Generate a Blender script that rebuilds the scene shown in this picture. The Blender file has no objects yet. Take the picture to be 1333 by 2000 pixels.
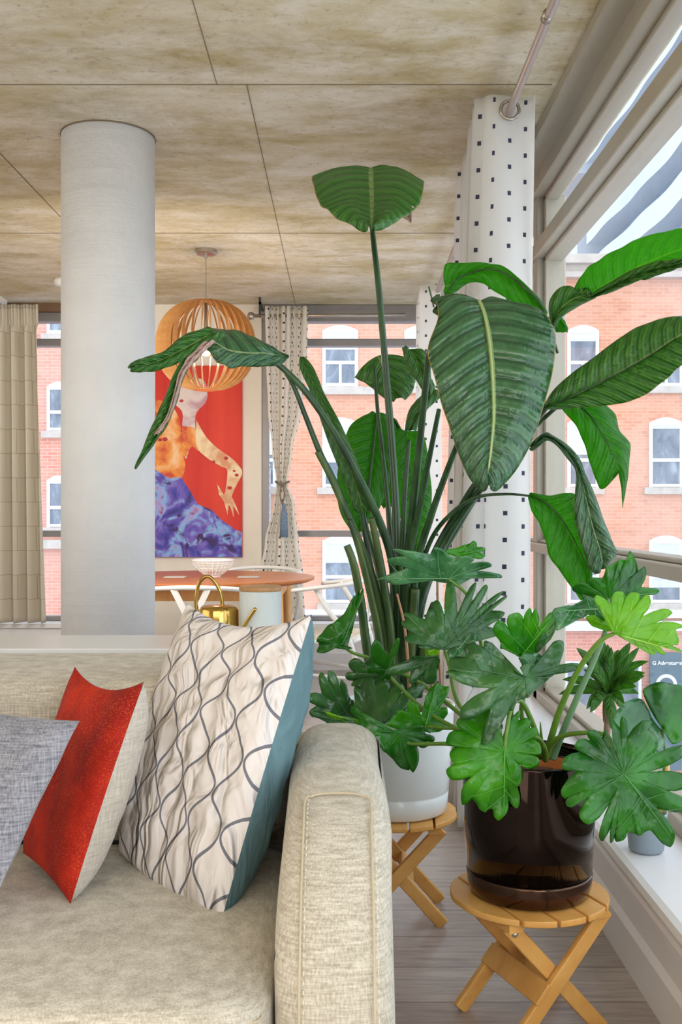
import bpy, math, random
from mathutils import Vector, Matrix, noise
random.seed(7)
PI = math.pi
C = bpy.context.scene.collection
S = bpy.context.scene
# ------------------------------------------------------------------ camera, world, light
HC, HT = 1.12, 2.62                     # camera height, ceiling height
cd = bpy.data.cameras.new('camera'); cam = bpy.data.objects.new('camera', cd); C.objects.link(cam)
cam.location = (0, 0, HC); cam.rotation_euler = (PI/2, 0, 0)
cd.sensor_fit = 'VERTICAL'; cd.sensor_height = 36; cd.lens = 36; cd.clip_end = 400
S.camera = cam
S.view_settings.view_transform = 'Standard'; S.view_settings.look = 'None'
S.view_settings.gamma = 1; S.view_settings.exposure = 0.06
w = bpy.data.worlds.new('sky'); S.world = w; w.use_nodes = True
bg = w.node_tree.nodes['Background']; bg.inputs[0].default_value = (0.86, 0.93, 1.0, 1); bg.inputs[1].default_value = 2.2
def area(name, loc, rot, sx, sy, power, col):
    l = bpy.data.lights.new(name, 'AREA'); l.shape = 'RECTANGLE'; l.size = sx; l.size_y = sy
    l.energy = power; l.color = col
    o = bpy.data.objects.new(name, l); C.objects.link(o); o.location = loc; o.rotation_euler = rot
    return o
area('fill_light_behind_camera', (-1.0, -1.2, 2.45), (R := math.radians(48), 0, 0), 3.2, 1.2, 50, (1.0, 0.95, 0.88))  # added fill lamp, no fixture stands behind the camera
area('fill_light_left', (-3.6, 2.2, 1.7), (0, math.radians(-90), 0), 1.6, 3.0, 24, (1.0, 0.96, 0.90))  # unseen lamp added to fill the room from the left
area('window_side_fill', (0.80, -1.2, 1.3), (0, math.radians(90), math.radians(-25)), 1.8, 2.0, 40, (0.92, 0.97, 1.0))  # added lamp boosting the sidelight by the window, for highlights on the leaves
area('dining_fill_light', (-1.15, 4.5, 1.60), (math.radians(72), 0, 0), .7, .9, 24, (1.0, 0.94, 0.86))  # lamp added out of sight behind the column to lift the dining end
area('floor_bounce_fill', (-0.9, 0.4, 0.25), (math.radians(160), 0, 0), 2.0, 1.0, 13, (1.0, 0.90, 0.76))  # added upward lamp standing in for light bounced off the floor

F = 2000.0
def at(px, py, Y):
    return Vector(((px-666.5)/F*Y, Y, HC+(1000-py)/F*Y))

# ------------------------------------------------------------------ helpers
def tag(o, label=None, cat=None, group=None, kind=None):
    if label: o['label'] = label
    if cat: o['category'] = cat
    if group: o['group'] = group
    if kind: o['kind'] = kind
    return o
def empty(name, loc=(0, 0, 0), rz=0, **k):
    o = bpy.data.objects.new(name, None); C.objects.link(o); o.location = loc; o.rotation_euler = (0, 0, rz)
    o.empty_display_size = 0.05
    return tag(o, **k)
def obj(name, vf, m, parent=None, smooth=False, uv=None, world=True, **k):
    v, f = vf
    me = bpy.data.meshes.new(name); me.from_pydata([tuple(p) for p in v], [], f); me.update()
    ms = m if isinstance(m, (list, tuple)) else [m]
    for q in ms: me.materials.append(q)
    if smooth: me.polygons.foreach_set('use_smooth', [True]*len(me.polygons))
    if uv:
        l = me.uv_layers.new(name='UVMap')
        for i, lp in enumerate(me.loops): l.data[i].uv = uv[lp.vertex_index]
    o = bpy.data.objects.new(name, me); C.objects.link(o)
    if parent:
        o.parent = parent
        if world:
            o.matrix_parent_inverse = total(parent).inverted()
    return tag(o, **k)
def total(p):
    M = Matrix.Identity(4)
    if p.parent: M = total(p.parent) @ p.matrix_parent_inverse
    return M @ (Matrix.Translation(p.location) @ p.rotation_euler.to_matrix().to_4x4())
def merge(*parts):
    V, Fc = [], []
    for v, f in parts:
        n = len(V); V += list(v); Fc += [tuple(i+n for i in q) for q in f]
    return V, Fc
def box(x0, x1, y0, y1, z0, z1):
    v = [Vector((x, y, z)) for x in (x0, x1) for y in (y0, y1) for z in (z0, z1)]
    return v, [(0, 1, 3, 2), (4, 6, 7, 5), (0, 4, 5, 1), (2, 3, 7, 6), (0, 2, 6, 4), (1, 5, 7, 3)]
def bev(o, wd, seg=2, smooth=True):
    m = o.modifiers.new('b', 'BEVEL'); m.width = wd; m.segments = seg; m.limit_method = 'ANGLE'; m.angle_limit = math.radians(40)
    if smooth:
        o.data.polygons.foreach_set('use_smooth', [True]*len(o.data.polygons))
        n = o.modifiers.new('w', 'WEIGHTED_NORMAL'); n.keep_sharp = True
    return o
def sub(o, n=1):
    m = o.modifiers.new('s', 'SUBSURF'); m.levels = n; m.render_levels = n; return o
def xf(vf, M):
    return [M @ p for p in vf[0]], vf[1]
def frame_of(d):
    d = d.normalized(); u = Vector((0, 0, 1)) if abs(d.z) < .9 else Vector((0, 1, 0))
    a = d.cross(u).normalized(); return a, d.cross(a).normalized()
def smoothpath(pts, n=6):
    pts = [Vector(p) for p in pts]
    if len(pts) < 3: return pts
    out = []
    for i in range(len(pts)-1):
        p0 = pts[max(i-1, 0)]; p1 = pts[i]; p2 = pts[i+1]; p3 = pts[min(i+2, len(pts)-1)]
        for k in range(n):
            t = k/n
            out.append(0.5*((2*p1)+(p2-p0)*t+(2*p0-5*p1+4*p2-p3)*t*t+(3*p1-p0-3*p2+p3)*t**3))
    out.append(pts[-1]); return out
def tube(pts, r, seg=10, caps=True, sm=6):
    P = smoothpath(pts, sm) if sm > 1 else [Vector(p) for p in pts]
    n = len(P); V = []; Fc = []; a = None
    for i, p in enumerate(P):
        d = (P[min(i+1, n-1)]-P[max(i-1, 0)]).normalized()
        if a is None: a, b = frame_of(d)
        else:
            a = (a-d*a.dot(d)).normalized(); b = d.cross(a)
        t = i/(n-1); rr = r if not isinstance(r, (list, tuple)) else r[0]+(r[1]-r[0])*t
        for k in range(seg):
            an = 2*PI*k/seg; V.append(p+a*math.cos(an)*rr+b*math.sin(an)*rr)
    for i in range(n-1):
        for k in range(seg):
            j = (k+1) % seg; Fc.append((i*seg+k, i*seg+j, (i+1)*seg+j, (i+1)*seg+k))
    if caps: Fc.append(tuple(range(seg-1, -1, -1))); Fc.append(tuple((n-1)*seg+k for k in range(seg)))
    return V, Fc
def beam(p, q, wd, th, up):
    p = Vector(p); q = Vector(q); d = (q-p).normalized(); a = d.cross(Vector(up)).normalized(); b = d.cross(a).normalized()
    V = [e+a*sx*wd/2+b*sy*th/2 for e in (p, q) for sx in (-1, 1) for sy in (-1, 1)]
    return V, [(0, 1, 3, 2), (4, 6, 7, 5), (0, 4, 5, 1), (2, 3, 7, 6), (0, 2, 6, 4), (1, 5, 7, 3)]
def lathe(prof, cx=0, cy=0, seg=64, close=False):
    V = []; Fc = []; n = len(prof)
    for r, z in prof:
        for k in range(seg):
            a = 2*PI*k/seg; V.append(Vector((cx+r*math.cos(a), cy+r*math.sin(a), z)))
    for i in range(n-1):
        for k in range(seg):
            j = (k+1) % seg; Fc.append((i*seg+k, i*seg+j, (i+1)*seg+j, (i+1)*seg+k))
    if prof[0][0] > 1e-4: Fc.append(tuple(range(seg-1, -1, -1)))
    if prof[-1][0] > 1e-4 and not close: Fc.append(tuple((n-1)*seg+k for k in range(seg)))
    return V, Fc
def disc(cx, cy, z, r, seg=48): 
    return [Vector((cx+r*math.cos(2*PI*k/seg), cy+r*math.sin(2*PI*k/seg), z)) for k in range(seg)], [tuple(range(seg))]
def dup(root, loc, rz, **k):
    r = root.copy(); C.objects.link(r); r.location = loc; r.rotation_euler = (0, 0, rz); tag(r, **k)
    for ch in list(root.children):
        c = ch.copy(); C.objects.link(c); c.parent = r
        for g in ch.children:
            d = g.copy(); C.objects.link(d); d.parent = c
    return r

# ------------------------------------------------------------------ materials
class N:
    def __init__(s, name):
        s.m = bpy.data.materials.new(name); s.m.use_nodes = True; s.t = s.m.node_tree
        s.b = s.t.nodes['Principled BSDF']; s.out = s.t.nodes['Material Output']
    def n(s, typ, **k):
        q = s.t.nodes.new(typ)
        for a, v in k.items(): setattr(q, a, v)
        return q
    def l(s, a, b): s.t.links.new(a, b)
    def val(s, x, sock):
        if isinstance(x, (int, float)): sock.default_value = x
        elif isinstance(x, tuple): sock.default_value = x if len(x) == 4 else (*x, 1)
        else: s.l(x, sock)
    def ma(s, op, a, b=0.0, c=None, clamp=False):
        q = s.n('ShaderNodeMath', operation=op, use_clamp=clamp); s.val(a, q.inputs[0]); s.val(b, q.inputs[1])
        if c is not None: s.val(c, q.inputs[2])
        return q.outputs[0]
    def mix(s, f, a, b, mode='MIX'):
        q = s.n('ShaderNodeMix', data_type='RGBA', blend_type=mode); s.val(f, q.inputs[0]); s.val(a, q.inputs[6]); s.val(b, q.inputs[7]); return q.outputs[2]
    def co(s, kind='Object', scale=(1, 1, 1), rot=(0, 0, 0)):
        tc = s.n('ShaderNodeTexCoord'); mp = s.n('ShaderNodeMapping'); s.l(tc.outputs[kind], mp.inputs[0])
        mp.inputs['Scale'].default_value = scale; mp.inputs['Rotation'].default_value = rot; return mp.outputs[0]
    def noise(s, v, sc, det=4, ro=.55, dist=0):
        q = s.n('ShaderNodeTexNoise'); s.l(v, q.inputs['Vector']); q.inputs['Scale'].default_value = sc
        q.inputs['Detail'].default_value = det; q.inputs['Roughness'].default_value = ro; q.inputs['Distortion'].default_value = dist
        return q.outputs['Fac']
    def ramp(s, f, stops):
        q = s.n('ShaderNodeValToRGB'); s.l(f, q.inputs[0]); e = q.color_ramp.elements
        while len(e) < len(stops): e.new(.5)
        for i, (p, c) in enumerate(stops): e[i].position = p; e[i].color = (*c, 1)
        return q.outputs[0]
    def bump(s, h, st=.3, d=.01):
        q = s.n('ShaderNodeBump'); q.inputs['Strength'].default_value = st; q.inputs['Distance'].default_value = d
        s.l(h, q.inputs['Height']); s.l(q.outputs[0], s.b.inputs['Normal']); return q.outputs[0]
    def base(s, c, rough=.6, metal=0, spec=.5):
        s.val(c, s.b.inputs['Base Color']); s.val(rough, s.b.inputs['Roughness']); s.val(metal, s.b.inputs['Metallic'])
        s.b.inputs['Specular IOR Level'].default_value = spec
def sr(r, g, b):
    f = lambda c: (c/255/12.92) if c/255 <= .04045 else ((c/255+.055)/1.055)**2.4
    return (f(r), f(g), f(b))
def plain(name, c, rough=.6, metal=0, var=.06, sc=12, spec=.5, bump=0):
    m = N(name); v = m.co(); nz = m.noise(v, sc)
    lo = tuple(x*(1-var) for x in c); hi = tuple(min(1, x*(1+var)) for x in c)
    m.base(m.ramp(nz, [(.3, lo), (.7, hi)]), rough, metal, spec)
    if bump: m.bump(m.noise(v, sc*6), bump, .004)
    return m.m
def wood(name, a, b, scale=(3, 30, 30), rough=.4, rot=(0, 0, 0)):
    m = N(name); v = m.co('Object', scale, rot); n1 = m.noise(v, 2.2, 8, .6, .6)
    m.base(m.ramp(n1, [(.3, a), (.72, b)]), rough); m.bump(n1, .12, .002); return m.m
def fabric(name, a, b, sc=260, rough=.9, stren=.5, blot=0.0, bcol=(1, 1, 1), sheen=.2):
    m = N(name); vx = m.co('Object', (1, 1, .07)); vz = m.co('Object', (.09, .09, 1))
    n1 = m.noise(vx, sc, 3, .6); n2 = m.noise(vz, sc, 3, .6)
    s_ = m.ma('ADD', n1, n2); s_ = m.ma('MULTIPLY', s_, .5)
    c = m.ramp(s_, [(.38, a), (.62, b)])
    if blot: c = m.mix(m.ma('MULTIPLY', m.noise(m.co(), 4, 3), blot), c, bcol)
    m.base(c, rough, 0, .2); m.b.inputs['Sheen Weight'].default_value = sheen; m.bump(s_, stren, .003); return m.m

# concrete ceiling
m = N('raw_concrete'); v = m.co('Object', (1, 1.0, 1)); v2 = m.co('Object', (.8, 1.8, 1))
n1 = m.noise(v2, 1.9, 9, .66, .15); n2 = m.noise(m.co('Object', (.8, 1.4, 1)), 3.2, 9, .74, .2); n3 = m.noise(v, 36, 6, .7)
c = m.ramp(n1, [(.30, sr(164, 146, 108)), (.46, sr(186, 170, 132)), (.58, sr(202, 188, 156)), (.72, sr(222, 214, 198))])
c = m.mix(m.ma('MULTIPLY', m.ramp(n2, [(.42, (0, 0, 0)), (.64, (1, 1, 1))]), .8), c, sr(226, 218, 206))
c = m.mix(m.ma('MULTIPLY', m.ramp(n3, [(.30, (1, 1, 1)), (.44, (0, 0, 0))]), .45), c, sr(128, 112, 86))
n4 = m.noise(m.co('Object', (1, 2.2, 1)), 7, 10, .8, .3)
c = m.mix(m.ma('MULTIPLY', m.ramp(n4, [(.30, (1, 1, 1)), (.42, (0, 0, 0))]), .45), c, sr(128, 108, 78))
m.base(c, .85, 0, .2); m.bump(m.ma('ADD', n3, n4), .25, .006); M_ceil = m.m
# floor planks
m = N('grey_oak_planks'); v = m.co('Object', (1, 1, 1))
br = m.n('ShaderNodeTexBrick'); m.l(v, br.inputs['Vector']); br.offset = .37
for k_, x_ in (('Scale', 1), ('Mortar Size', .0018), ('Brick Width', 1.3), ('Row Height', .18), ('Bias', 0)): br.inputs[k_].default_value = x_
br.inputs['Color1'].default_value = (*sr(176, 163, 155), 1); br.inputs['Color2'].default_value = (*sr(192, 181, 174), 1); br.inputs['Mortar'].default_value = (*sr(88, 78, 74), 1)
g = m.noise(m.co('Object', (1.2, 14, 1)), 5, 8, .65, .5)
c = m.mix(m.ramp(g, [(.35, (.55, .55, .55)), (.6, (0, 0, 0))]), br.outputs[0], sr(120, 108, 104))
m.base(c, .32, 0, .45); m.bump(g, .08, .002); M_floor = m.m
M_white = plain('white_paint', sr(238, 236, 232), .5, var=.02)
M_wall = plain('warm_white_wall', sr(236, 229, 216), .7, var=.02)
m = N('white_column_paint'); v = m.co('Object', (1, 1, 1)); hz = m.noise(m.co('Object', (.6, .6, 14)), 1.6, 4)
m.base(m.ramp(m.noise(v, 5), [(.3, sr(232, 233, 236)), (.7, sr(242, 243, 245))]), .6); m.bump(m.ma('ADD', hz, m.noise(v, 20)), .25, .008); M_col = m.m
M_alu = plain('champagne_aluminium', sr(176, 168, 152), .42, .25, .03)
M_alu2 = plain('grey_aluminium', sr(142, 138, 138), .45, .2, .04)
M_sill = plain('glossy_white_sill', sr(240, 240, 242), .28, var=.01)
M_metal = plain('brushed_nickel', sr(176, 166, 156), .3, .9, .04)
M_rod = plain('pinkish_steel_rod', sr(182, 168, 162), .35, .5, .04)
M_dark = plain('dark_metal', sr(60, 56, 54), .5, .3)
m = N('window_glass'); tr = m.n('ShaderNodeBsdfTransparent'); gl = m.n('ShaderNodeBsdfGlossy'); gl.inputs['Roughness'].default_value = .02
tr.inputs[0].default_value = (.97, .985, 1, 1); mx = m.n('ShaderNodeMixShader'); fr = m.n('ShaderNodeLayerWeight'); fr.inputs['Blend'].default_value = .12
m.l(m.ma('MULTIPLY', fr.outputs['Facing'], .25, clamp=True), mx.inputs[0]); m.l(tr.outputs[0], mx.inputs[1]); m.l(gl.outputs[0], mx.inputs[2]); m.l(mx.outputs[0], m.out.inputs[0]); M_glass = m.m

# ------------------------------------------------------------------ room shell
YB = 7.40; XW = .86
st = dict(kind='structure')
obj('floor', box(-4.2, .95, -3, YB+.1, -.1, 0), M_floor, **st)
obj('ceiling', box(-4.2, 1.05, -3, YB+.3, HT, HT+.25), M_ceil, **st)
# board joints cast into the ceiling
M_joint = plain('concrete_joint', sr(122, 106, 84), .9)
jn = [box(-4.2, .74, y-.0016, y+.0016, HT-.002, HT+.01) for y in (3.592, 5.505)]
jn += [box(-.332, -.3295, 3.59, 7.39, HT-.002, HT+.01), box(-1.428, -1.424, .5, 5.2, HT-.002, HT+.01), box(-.436, -.434, .5, 3.59, HT-.002, HT+.01)]
obj('trim_1', merge(*jn), M_joint, **st)
obj('wall_left', box(-4.3, -4.2, -3, YB, 0, HT), M_wall, **st)
obj('wall_front', box(-4.3, 1.0, -3.1, -3, 0, HT), M_wall, **st)
# back wall: left window, solid part, right window
obj('wall_back', merge(box(-1.78, -.575, YB, YB+.2, 0, HT), box(-4.2, -3.3, YB, YB+.2, 0, HT)), M_wall, **st)
obj('wall_back', merge(box(-3.3, -1.78, YB+.02, YB+.2, 0, .31), box(-.575, .95, YB+.02, YB+.2, 0, .31)), M_white, **st)
obj('trim_2', merge(box(-3.3, -1.78, YB-.16, YB+.04, .30, .33), box(-.575, .70, YB-.16, YB+.04, .30, .33),
    box(-.575, .70, YB-.13, YB+.02, 0, .30), box(-3.3, -1.78, YB-.13, YB+.02, 0, .30), box(-.575, .7, YB-.145, YB-.13, 0, .12), box(-.575, .7, YB-.14, YB-.13, .22, .26)), M_sill, **st)
obj('baseboard_back', box(-1.78, -.575, YB-.015, YB, 0, .12), M_white, **st)
obj('wall_right', box(.80, .95, -3, YB, 0, .26), M_white, **st)
# window bench on the right with mouldings
prof = [(.95, 0), (.70, 0), (.70, .10), (.712, .115), (.712, .17), (.705, .18), (.705, .20), (.716, .21), (.716, .245), (.685, .25), (.672, .258), (.668, .272), (.672, .286), (.685, .293), (.95, .293)]
def extr(prof, y0, y1):
    n = len(prof); V = [Vector((x, y, z)) for y in (y0, y1) for x, z in prof]
    return V, [tuple(range(n)), tuple(range(2*n-1, n-1, -1))]+[(i, i+n, (i+1) % n+n, (i+1) % n) for i in range(n)]
obj('trim_3', extr(prof, -3, YB-.13), M_sill, **st)
# window frames
def winframe(n, parts, glass, mat):
    w_ = obj('window_%d' % n, merge(*parts), mat, **st); bev(w_, .004, 1, False)
    obj('pane', merge(*glass), M_glass, w_)
    return w_
a, b = XW, .95
post = box(a, b+.02, 4.50, 4.58, .29, HT)
fr_r = [box(a, b, -3, YB, .293, .335), box(a-.02, b+.0, -3, YB, 2.50, HT), box(a-.1, a+.02, -3, YB, 2.575, HT),
        box(a-.01, b, -3, YB, 2.235, 2.30), box(a-.02, b-.004, -3, YB, .945, .985), box(a+.01, b-.002, -3, YB, .985, 1.0), post,
        box(a+.03, b+.03, 4.46, 4.50, .33, 2.5), box(a, b+.02, YB-.10, YB, .29, HT),
        box(a+.03, b+.02, -3, YB, .335, .355), box(a+.03, b+.02, -3, YB, 2.30, 2.32), box(a+.03, b+.02, -3, YB, 2.215, 2.235),
        box(a+.03, b, -3, YB, 2.48, 2.5), box(a, b, 1.0, 1.06, .29, HT), box(a, b, -2.3, -2.24, .29, HT)]
winframe(1, fr_r, [box(.925, .929, -3, YB-.1, .34, 2.5)], M_alu)
y0, y1 = YB+.02, YB+.12
def backwin(n, x0, x1, muls):
    fr = [box(x0+.002, x1-.002, y0+.003, y1-.003, .331, .365), box(x0+.002, x1-.002, y0-.02, y1-.004, 2.50, HT-.002), box(x0+.002, x1-.002, y0+.003, y1-.003, 2.325, 2.377), box(x0+.002, x1-.002, y0+.003, y1-.003, .94, .985)]
    fr += [box(m_, m_+.05, y0, y1, .33, HT) for m_ in muls]
    winframe(n, fr, [box(x0, x1, y0+.06, y0+.064, .35, 2.52)], M_alu2)
backwin(2, -.575, .86, [-.575, .80])
backwin(3, -3.3, -1.78, [-3.3, -1.83])
M_wbrown = plain('dark_wood_head', sr(120, 92, 66), .6)
obj('trim_4', box(-3.3, -1.78, YB-.06, YB+.02, 2.56, HT), M_wbrown, **st)
# round column
cxl, cyl_, rc = -.932, 4.10, .184
obj('column', lathe([(rc, 0), (rc, HT)], cxl, cyl_, 96), M_col, smooth=False, **st)
o = bpy.data.objects['column']; o.data.polygons.foreach_set('use_smooth', [len(p.vertices) == 4 for p in o.data.polygons])
obj('trim_5', lathe([(rc-.01, HT-.006), (rc+.004, HT-.005), (rc+.003, HT)], cxl, cyl_, 96), M_joint, **st)
# ceiling track and detector on the left
tk = empty('curtain_track', (-2.38, 7.0, HT), label='white ceiling curtain track above the beige curtain at left', cat='curtain track')
obj('rail', merge(box(-2.395, -2.365, 3.0, 7.25, HT-.035, HT-.001), box(-2.50, -2.47, 3.0, 7.25, HT-.02, HT-.001)), M_white, tk)
sd = empty('smoke_detector', (*at(124, 552, 6.69).xy, HT), label='small round white detector on the ceiling beside the column', cat='detector')
q = at(122, 552, 6.6)
obj('housing', lathe([(.0, HT-.045), (.045, HT-.042), (.055, HT-.02), (.055, HT)], q.x, 6.6), M_white, sd, smooth=True)
# ------------------------------------------------------------------ outside
def brickmat(name, c1, c2, mort, sc=1.0):
    m = N(name); v = m.co('Object', (1, 1, 1), (PI/2, 0, 0))
    br = m.n('ShaderNodeTexBrick'); m.l(v, br.inputs['Vector'])
    for k_, x_ in (('Scale', sc), ('Mortar Size', .012), ('Brick Width', .30), ('Row Height', .10), ('Mortar Smooth', .3)): br.inputs[k_].default_value = x_
    br.inputs['Color1'].default_value = (*c1, 1); br.inputs['Color2'].default_value = (*c2, 1); br.inputs['Mortar'].default_value = (*mort, 1)
    nz = m.noise(m.co(), .45, 5)  # mask for a pale mix: whitish haze put into the brick colour
    m.base(m.mix(m.ramp(nz, [(.35, (.12, .12, .12)), (.7, (.6, .6, .6))]), br.outputs[0], sr(222, 184, 170)), .85, 0, .2); m.bump(br.outputs[1], -.2, .01); return m.m
M_brick = brickmat('orange_red_brick', sr(206, 132, 98), sr(218, 154, 122), sr(216, 168, 144))
M_brick2 = brickmat('pale_red_brick', sr(206, 130, 112), sr(222, 152, 134), sr(224, 180, 166))
M_stone = plain('weathered_stone', sr(196, 186, 178), .8, var=.12, sc=4)
M_wfr = plain('white_window_frame', sr(222, 224, 228), .5)
M_blind = plain('white_blind', sr(208, 212, 214), .8)
m = N('dark_pane'); nz = m.noise(m.co('Object', (1, 1, .4)), 2.5, 5, .6, 1)
m.base(m.ramp(nz, [(.3, sr(88, 98, 112)), (.55, sr(126, 134, 148)), (.75, sr(176, 186, 198))]), .12, 0, .7); M_dpane = m.m
M_conc = plain('white_render', sr(206, 212, 220), .8, var=.03, sc=.3)
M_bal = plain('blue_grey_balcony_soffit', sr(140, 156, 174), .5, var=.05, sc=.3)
M_gray = plain('grey_render', sr(168, 166, 170), .8, sc=.5)
M_street = plain('pale_asphalt', sr(190, 196, 204), .8, sc=.4)
M_sign = plain('slate_blue_poster', sr(92, 112, 124), .5, sc=.4)
YF = 30.0
def ox(px): return (px-666.5)/F*YF
def oz(py): return HC+(1000-py)/F*YF
ZG = -7.6
obj('ground', box(-40, 60, YB+1.0, 130, ZG-.2, ZG), M_street, **st)
bl = empty('brick_building', (0, YF, ZG), label='orange brick building across the street filling the big windows', cat='building')
obj('wall', box(ox(150), ox(1900), YF, YF+8, oz(1212), oz(540)), M_brick, bl)
obj('cornice', merge(box(ox(150), ox(1900), YF-.45, YF+8, oz(520), oz(503)), box(ox(150), ox(1900), YF-.2, YF+8, oz(534), oz(520)), box(ox(150), ox(1900), YF-.3, YF+8, oz(545), oz(534))), M_stone, bl)
obj('storefront', merge(box(ox(150), ox(1900), YF-.3, YF+8, oz(1230), oz(1212)), box(ox(150), ox(1900), YF-.15, YF+8, oz(1206), oz(1190))), M_wfr, bl)
obj('lower_wall', box(ox(150), ox(1900), YF-.05, YF+8, ZG, oz(1230)), M_brick2, bl)
def facwin(x0, x1, yt, yb, blind, parent=bl, split=True, yf=YF):
    X0, X1, Z1, Z0 = ((x0-666.5)/F*yf, (x1-666.5)/F*yf, HC+(1000-yt)/F*yf, HC+(1000-yb)/F*yf)
    t = .10
    n = 8; arch = []
    fr = [box(X0, X0+t, yf-.06, yf, Z0, Z1), box(X1-t, X1, yf-.06, yf, Z0, Z1), box(X0+.01, X1-.01, yf-.063, yf+.01, Z0+.01, Z0+t), box(X0+.01, X1-.01, yf-.063, yf+.01, Z1-t, Z1-.01)]
    V = []; 
    for i in range(n+1):
        u = -1+2*i/n; V.append(Vector(((X0+X1)/2+(X1-X0)/2*u, yf-.066, Z1-.02+.16*(1-u*u))))
    V2 = V+[Vector((p.x, yf+.015, p.z)) for p in V]
    fr.append((V2, [tuple(range(n, -1, -1)), tuple(range(n+1, 2*n+2))]+[(i, i+1, i+n+2, i+n+1) for i in range(n)]))
    zm = Z0+(Z1-Z0)*.42
    fr.append(box(X0+.02, X1-.02, yf-.08, yf+.02, zm-.05, zm+.05))
    if split: fr.append(box((X0+X1)/2-.04, (X0+X1)/2+.04, yf-.07, yf, Z0, zm))
    wn = obj('window', merge(*fr), M_wfr, parent)
    obj('pane', box(X0+t, X1-t, yf-.035, yf-.005, Z0+t, Z1-t), M_dpane, wn)
    if blind: obj('blind', box(X0+t, X1-t, yf-.05, yf-.034, Z1-(Z1-Z0)*blind, Z1-t*.5), M_blind, wn)
    obj('sill', box(X0-.15, X1+.15, yf-.12, yf, Z0-.2, Z0), M_stone, parent)
cols = [(470, 540), (630, 700), (790, 856), (950, 1014), (1108, 1170), (1268, 1334), (1428, 1494)]
rnd = random.Random(3)
bb = {(1, 0): .35, (1, 1): .62, (1, 2): .36, (4, 0): .2, (4, 1): .5, (5, 0): .3, (5, 1): .1, (5, 2): .75, (2, 1): .7, (2, 0): .5}
for r, (yt, yb) in enumerate([(645, 755), (825, 952), (1055, 1178)]):
    for c_, (x0, x1) in enumerate(cols):
        facwin(x0, x1, yt, yb, bb.get((c_, r), rnd.choice([0, .3, .5])), split=(r == 0))
obj('stone_band', box(ox(580), ox(760), YF-.14, YF, oz(771), oz(757)), M_stone, bl)
for x0, x1 in [(1100, 1160), (1205, 1250), (1390, 1440), (600, 680), (720, 800), (900, 980)]:
    sh = obj('shop_window', merge(box(ox(x0), ox(x1), YF-.2, YF-.05, oz(1500), oz(1290))), M_wfr, bl)
    obj('pane', box(ox(x0)+.1, ox(x1)-.1, YF-.22, YF-.19, oz(1490), oz(1300)), M_dpane, sh)
# poster with lettering
sg = empty('shop_sign', (ox(1297), YF-.4, oz(1400)), label='slate poster with a white ring and lettering on the storefront across the street', cat='sign')
obj('panel', box(ox(1265), ox(1326), YF-.30, YF-.22, oz(1500), oz(1272)), M_sign, sg)
V = []; Fc = []
for i in range(48):
    a_ = 2*PI*i/48
    for r_ in (.31, .21): V.append(Vector((ox(1296)+r_*math.cos(a_), YF-.31, oz(1334)+r_*math.sin(a_))))
for i in range(48): j = (i+1) % 48; Fc.append((2*i, 2*i+1, 2*j+1, 2*j))
obj('ring', (V, Fc), M_wfr, sg)
def text(s_, loc, size, mat, parent, name='lettering'):
    cu = bpy.data.curves.new(name, 'FONT'); cu.body = s_; cu.size = size; cu.extrude = .004; cu.align_x = 'CENTER'; cu.offset = size*.03
    cu.materials.append(mat); o = bpy.data.objects.new(name, cu); C.objects.link(o); o.rotation_euler = (PI/2, 0, 0); o.location = loc
    bpy.context.view_layer.update(); me = bpy.data.meshes.new_from_object(o); r_ = bpy.data.objects.new(name, me); C.objects.link(r_)
    r_.rotation_euler = o.rotation_euler; r_.location = o.location; bpy.data.objects.remove(o)
    r_.parent = parent; r_.matrix_parent_inverse = total(parent).inverted(); return r_
text('G Adventures', (ox(1297), YF-.33, oz(1295)), .15, M_wfr, sg)
# neighbouring building seen at far left
b2 = empty('brick_rowhouse', (ox(60), YF, ZG), label='pale red brick building seen through the left window beside the curtain', cat='building')
obj('wall', box(ox(-300), ox(149), YF+.3, YF+8, ZG, oz(400)), M_brick2, b2)
for yt, yb in [(560, 652), (755, 842), (938, 1030)]:
    for x0, x1 in [(92, 140), (0, 60)]: facwin(x0, x1, yt, yb, 0, b2, False, YF+.3)
obj('stone_band', box(ox(-300), ox(149), YF+.1, YF+.3, oz(1072), oz(1055)), M_stone, b2)
# white tower with balconies, receding to the right
XT = 20.0
tw = empty('balcony_tower', (XT, 70, ZG), label='white apartment tower with wavy balconies rising above the brick building', cat='building')
obj('wall', box(XT+1.6, XT+14, 40, 84, ZG, 48), M_bal, tw)
obj('end_wall', box(XT-.6, XT+14, 84, 92, ZG, 48), M_conc, tw)
for i in range(13):
    z = 9.6+i*3.3
    n = 60; V = []; Fc = []
    for k in range(n+1):
        y = 40+k*43.0/n; x = XT+.08*math.sin(y*.7+.3*i)+.12*math.sin(y*.21)
        for (dx, dz) in ((0, 0), (0, 1.55), (.25, 1.55), (1.7, .25), (1.7, 0)): V.append(Vector((x+dx if dx < 1.5 else XT+1.7, y, z+dz)))
    for k in range(n):
        for q_ in range(5): r_ = (q_+1) % 5; Fc.append((k*5+q_, k*5+r_, (k+1)*5+r_, (k+1)*5+q_))
    Fc += [(0, 1, 2, 3, 4), tuple(n*5+j for j in (4, 3, 2, 1, 0))]
    obj('balcony', (V, Fc), M_conc, tw)
    if 1 < i < 9:
        for yy in (56, 70, 80): obj('door_frame', merge(box(XT+1.4, XT+1.6, yy, yy+.2, z+.2, z+2.8), box(XT+1.4, XT+1.6, yy+2, yy+2.2, z+.2, z+2.8), box(XT+1.4, XT+1.6, yy, yy+2.2, z+2.6, z+2.8)), M_wfr, tw)
g0 = lambda px, Y: (px-666.5)/F*Y
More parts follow.
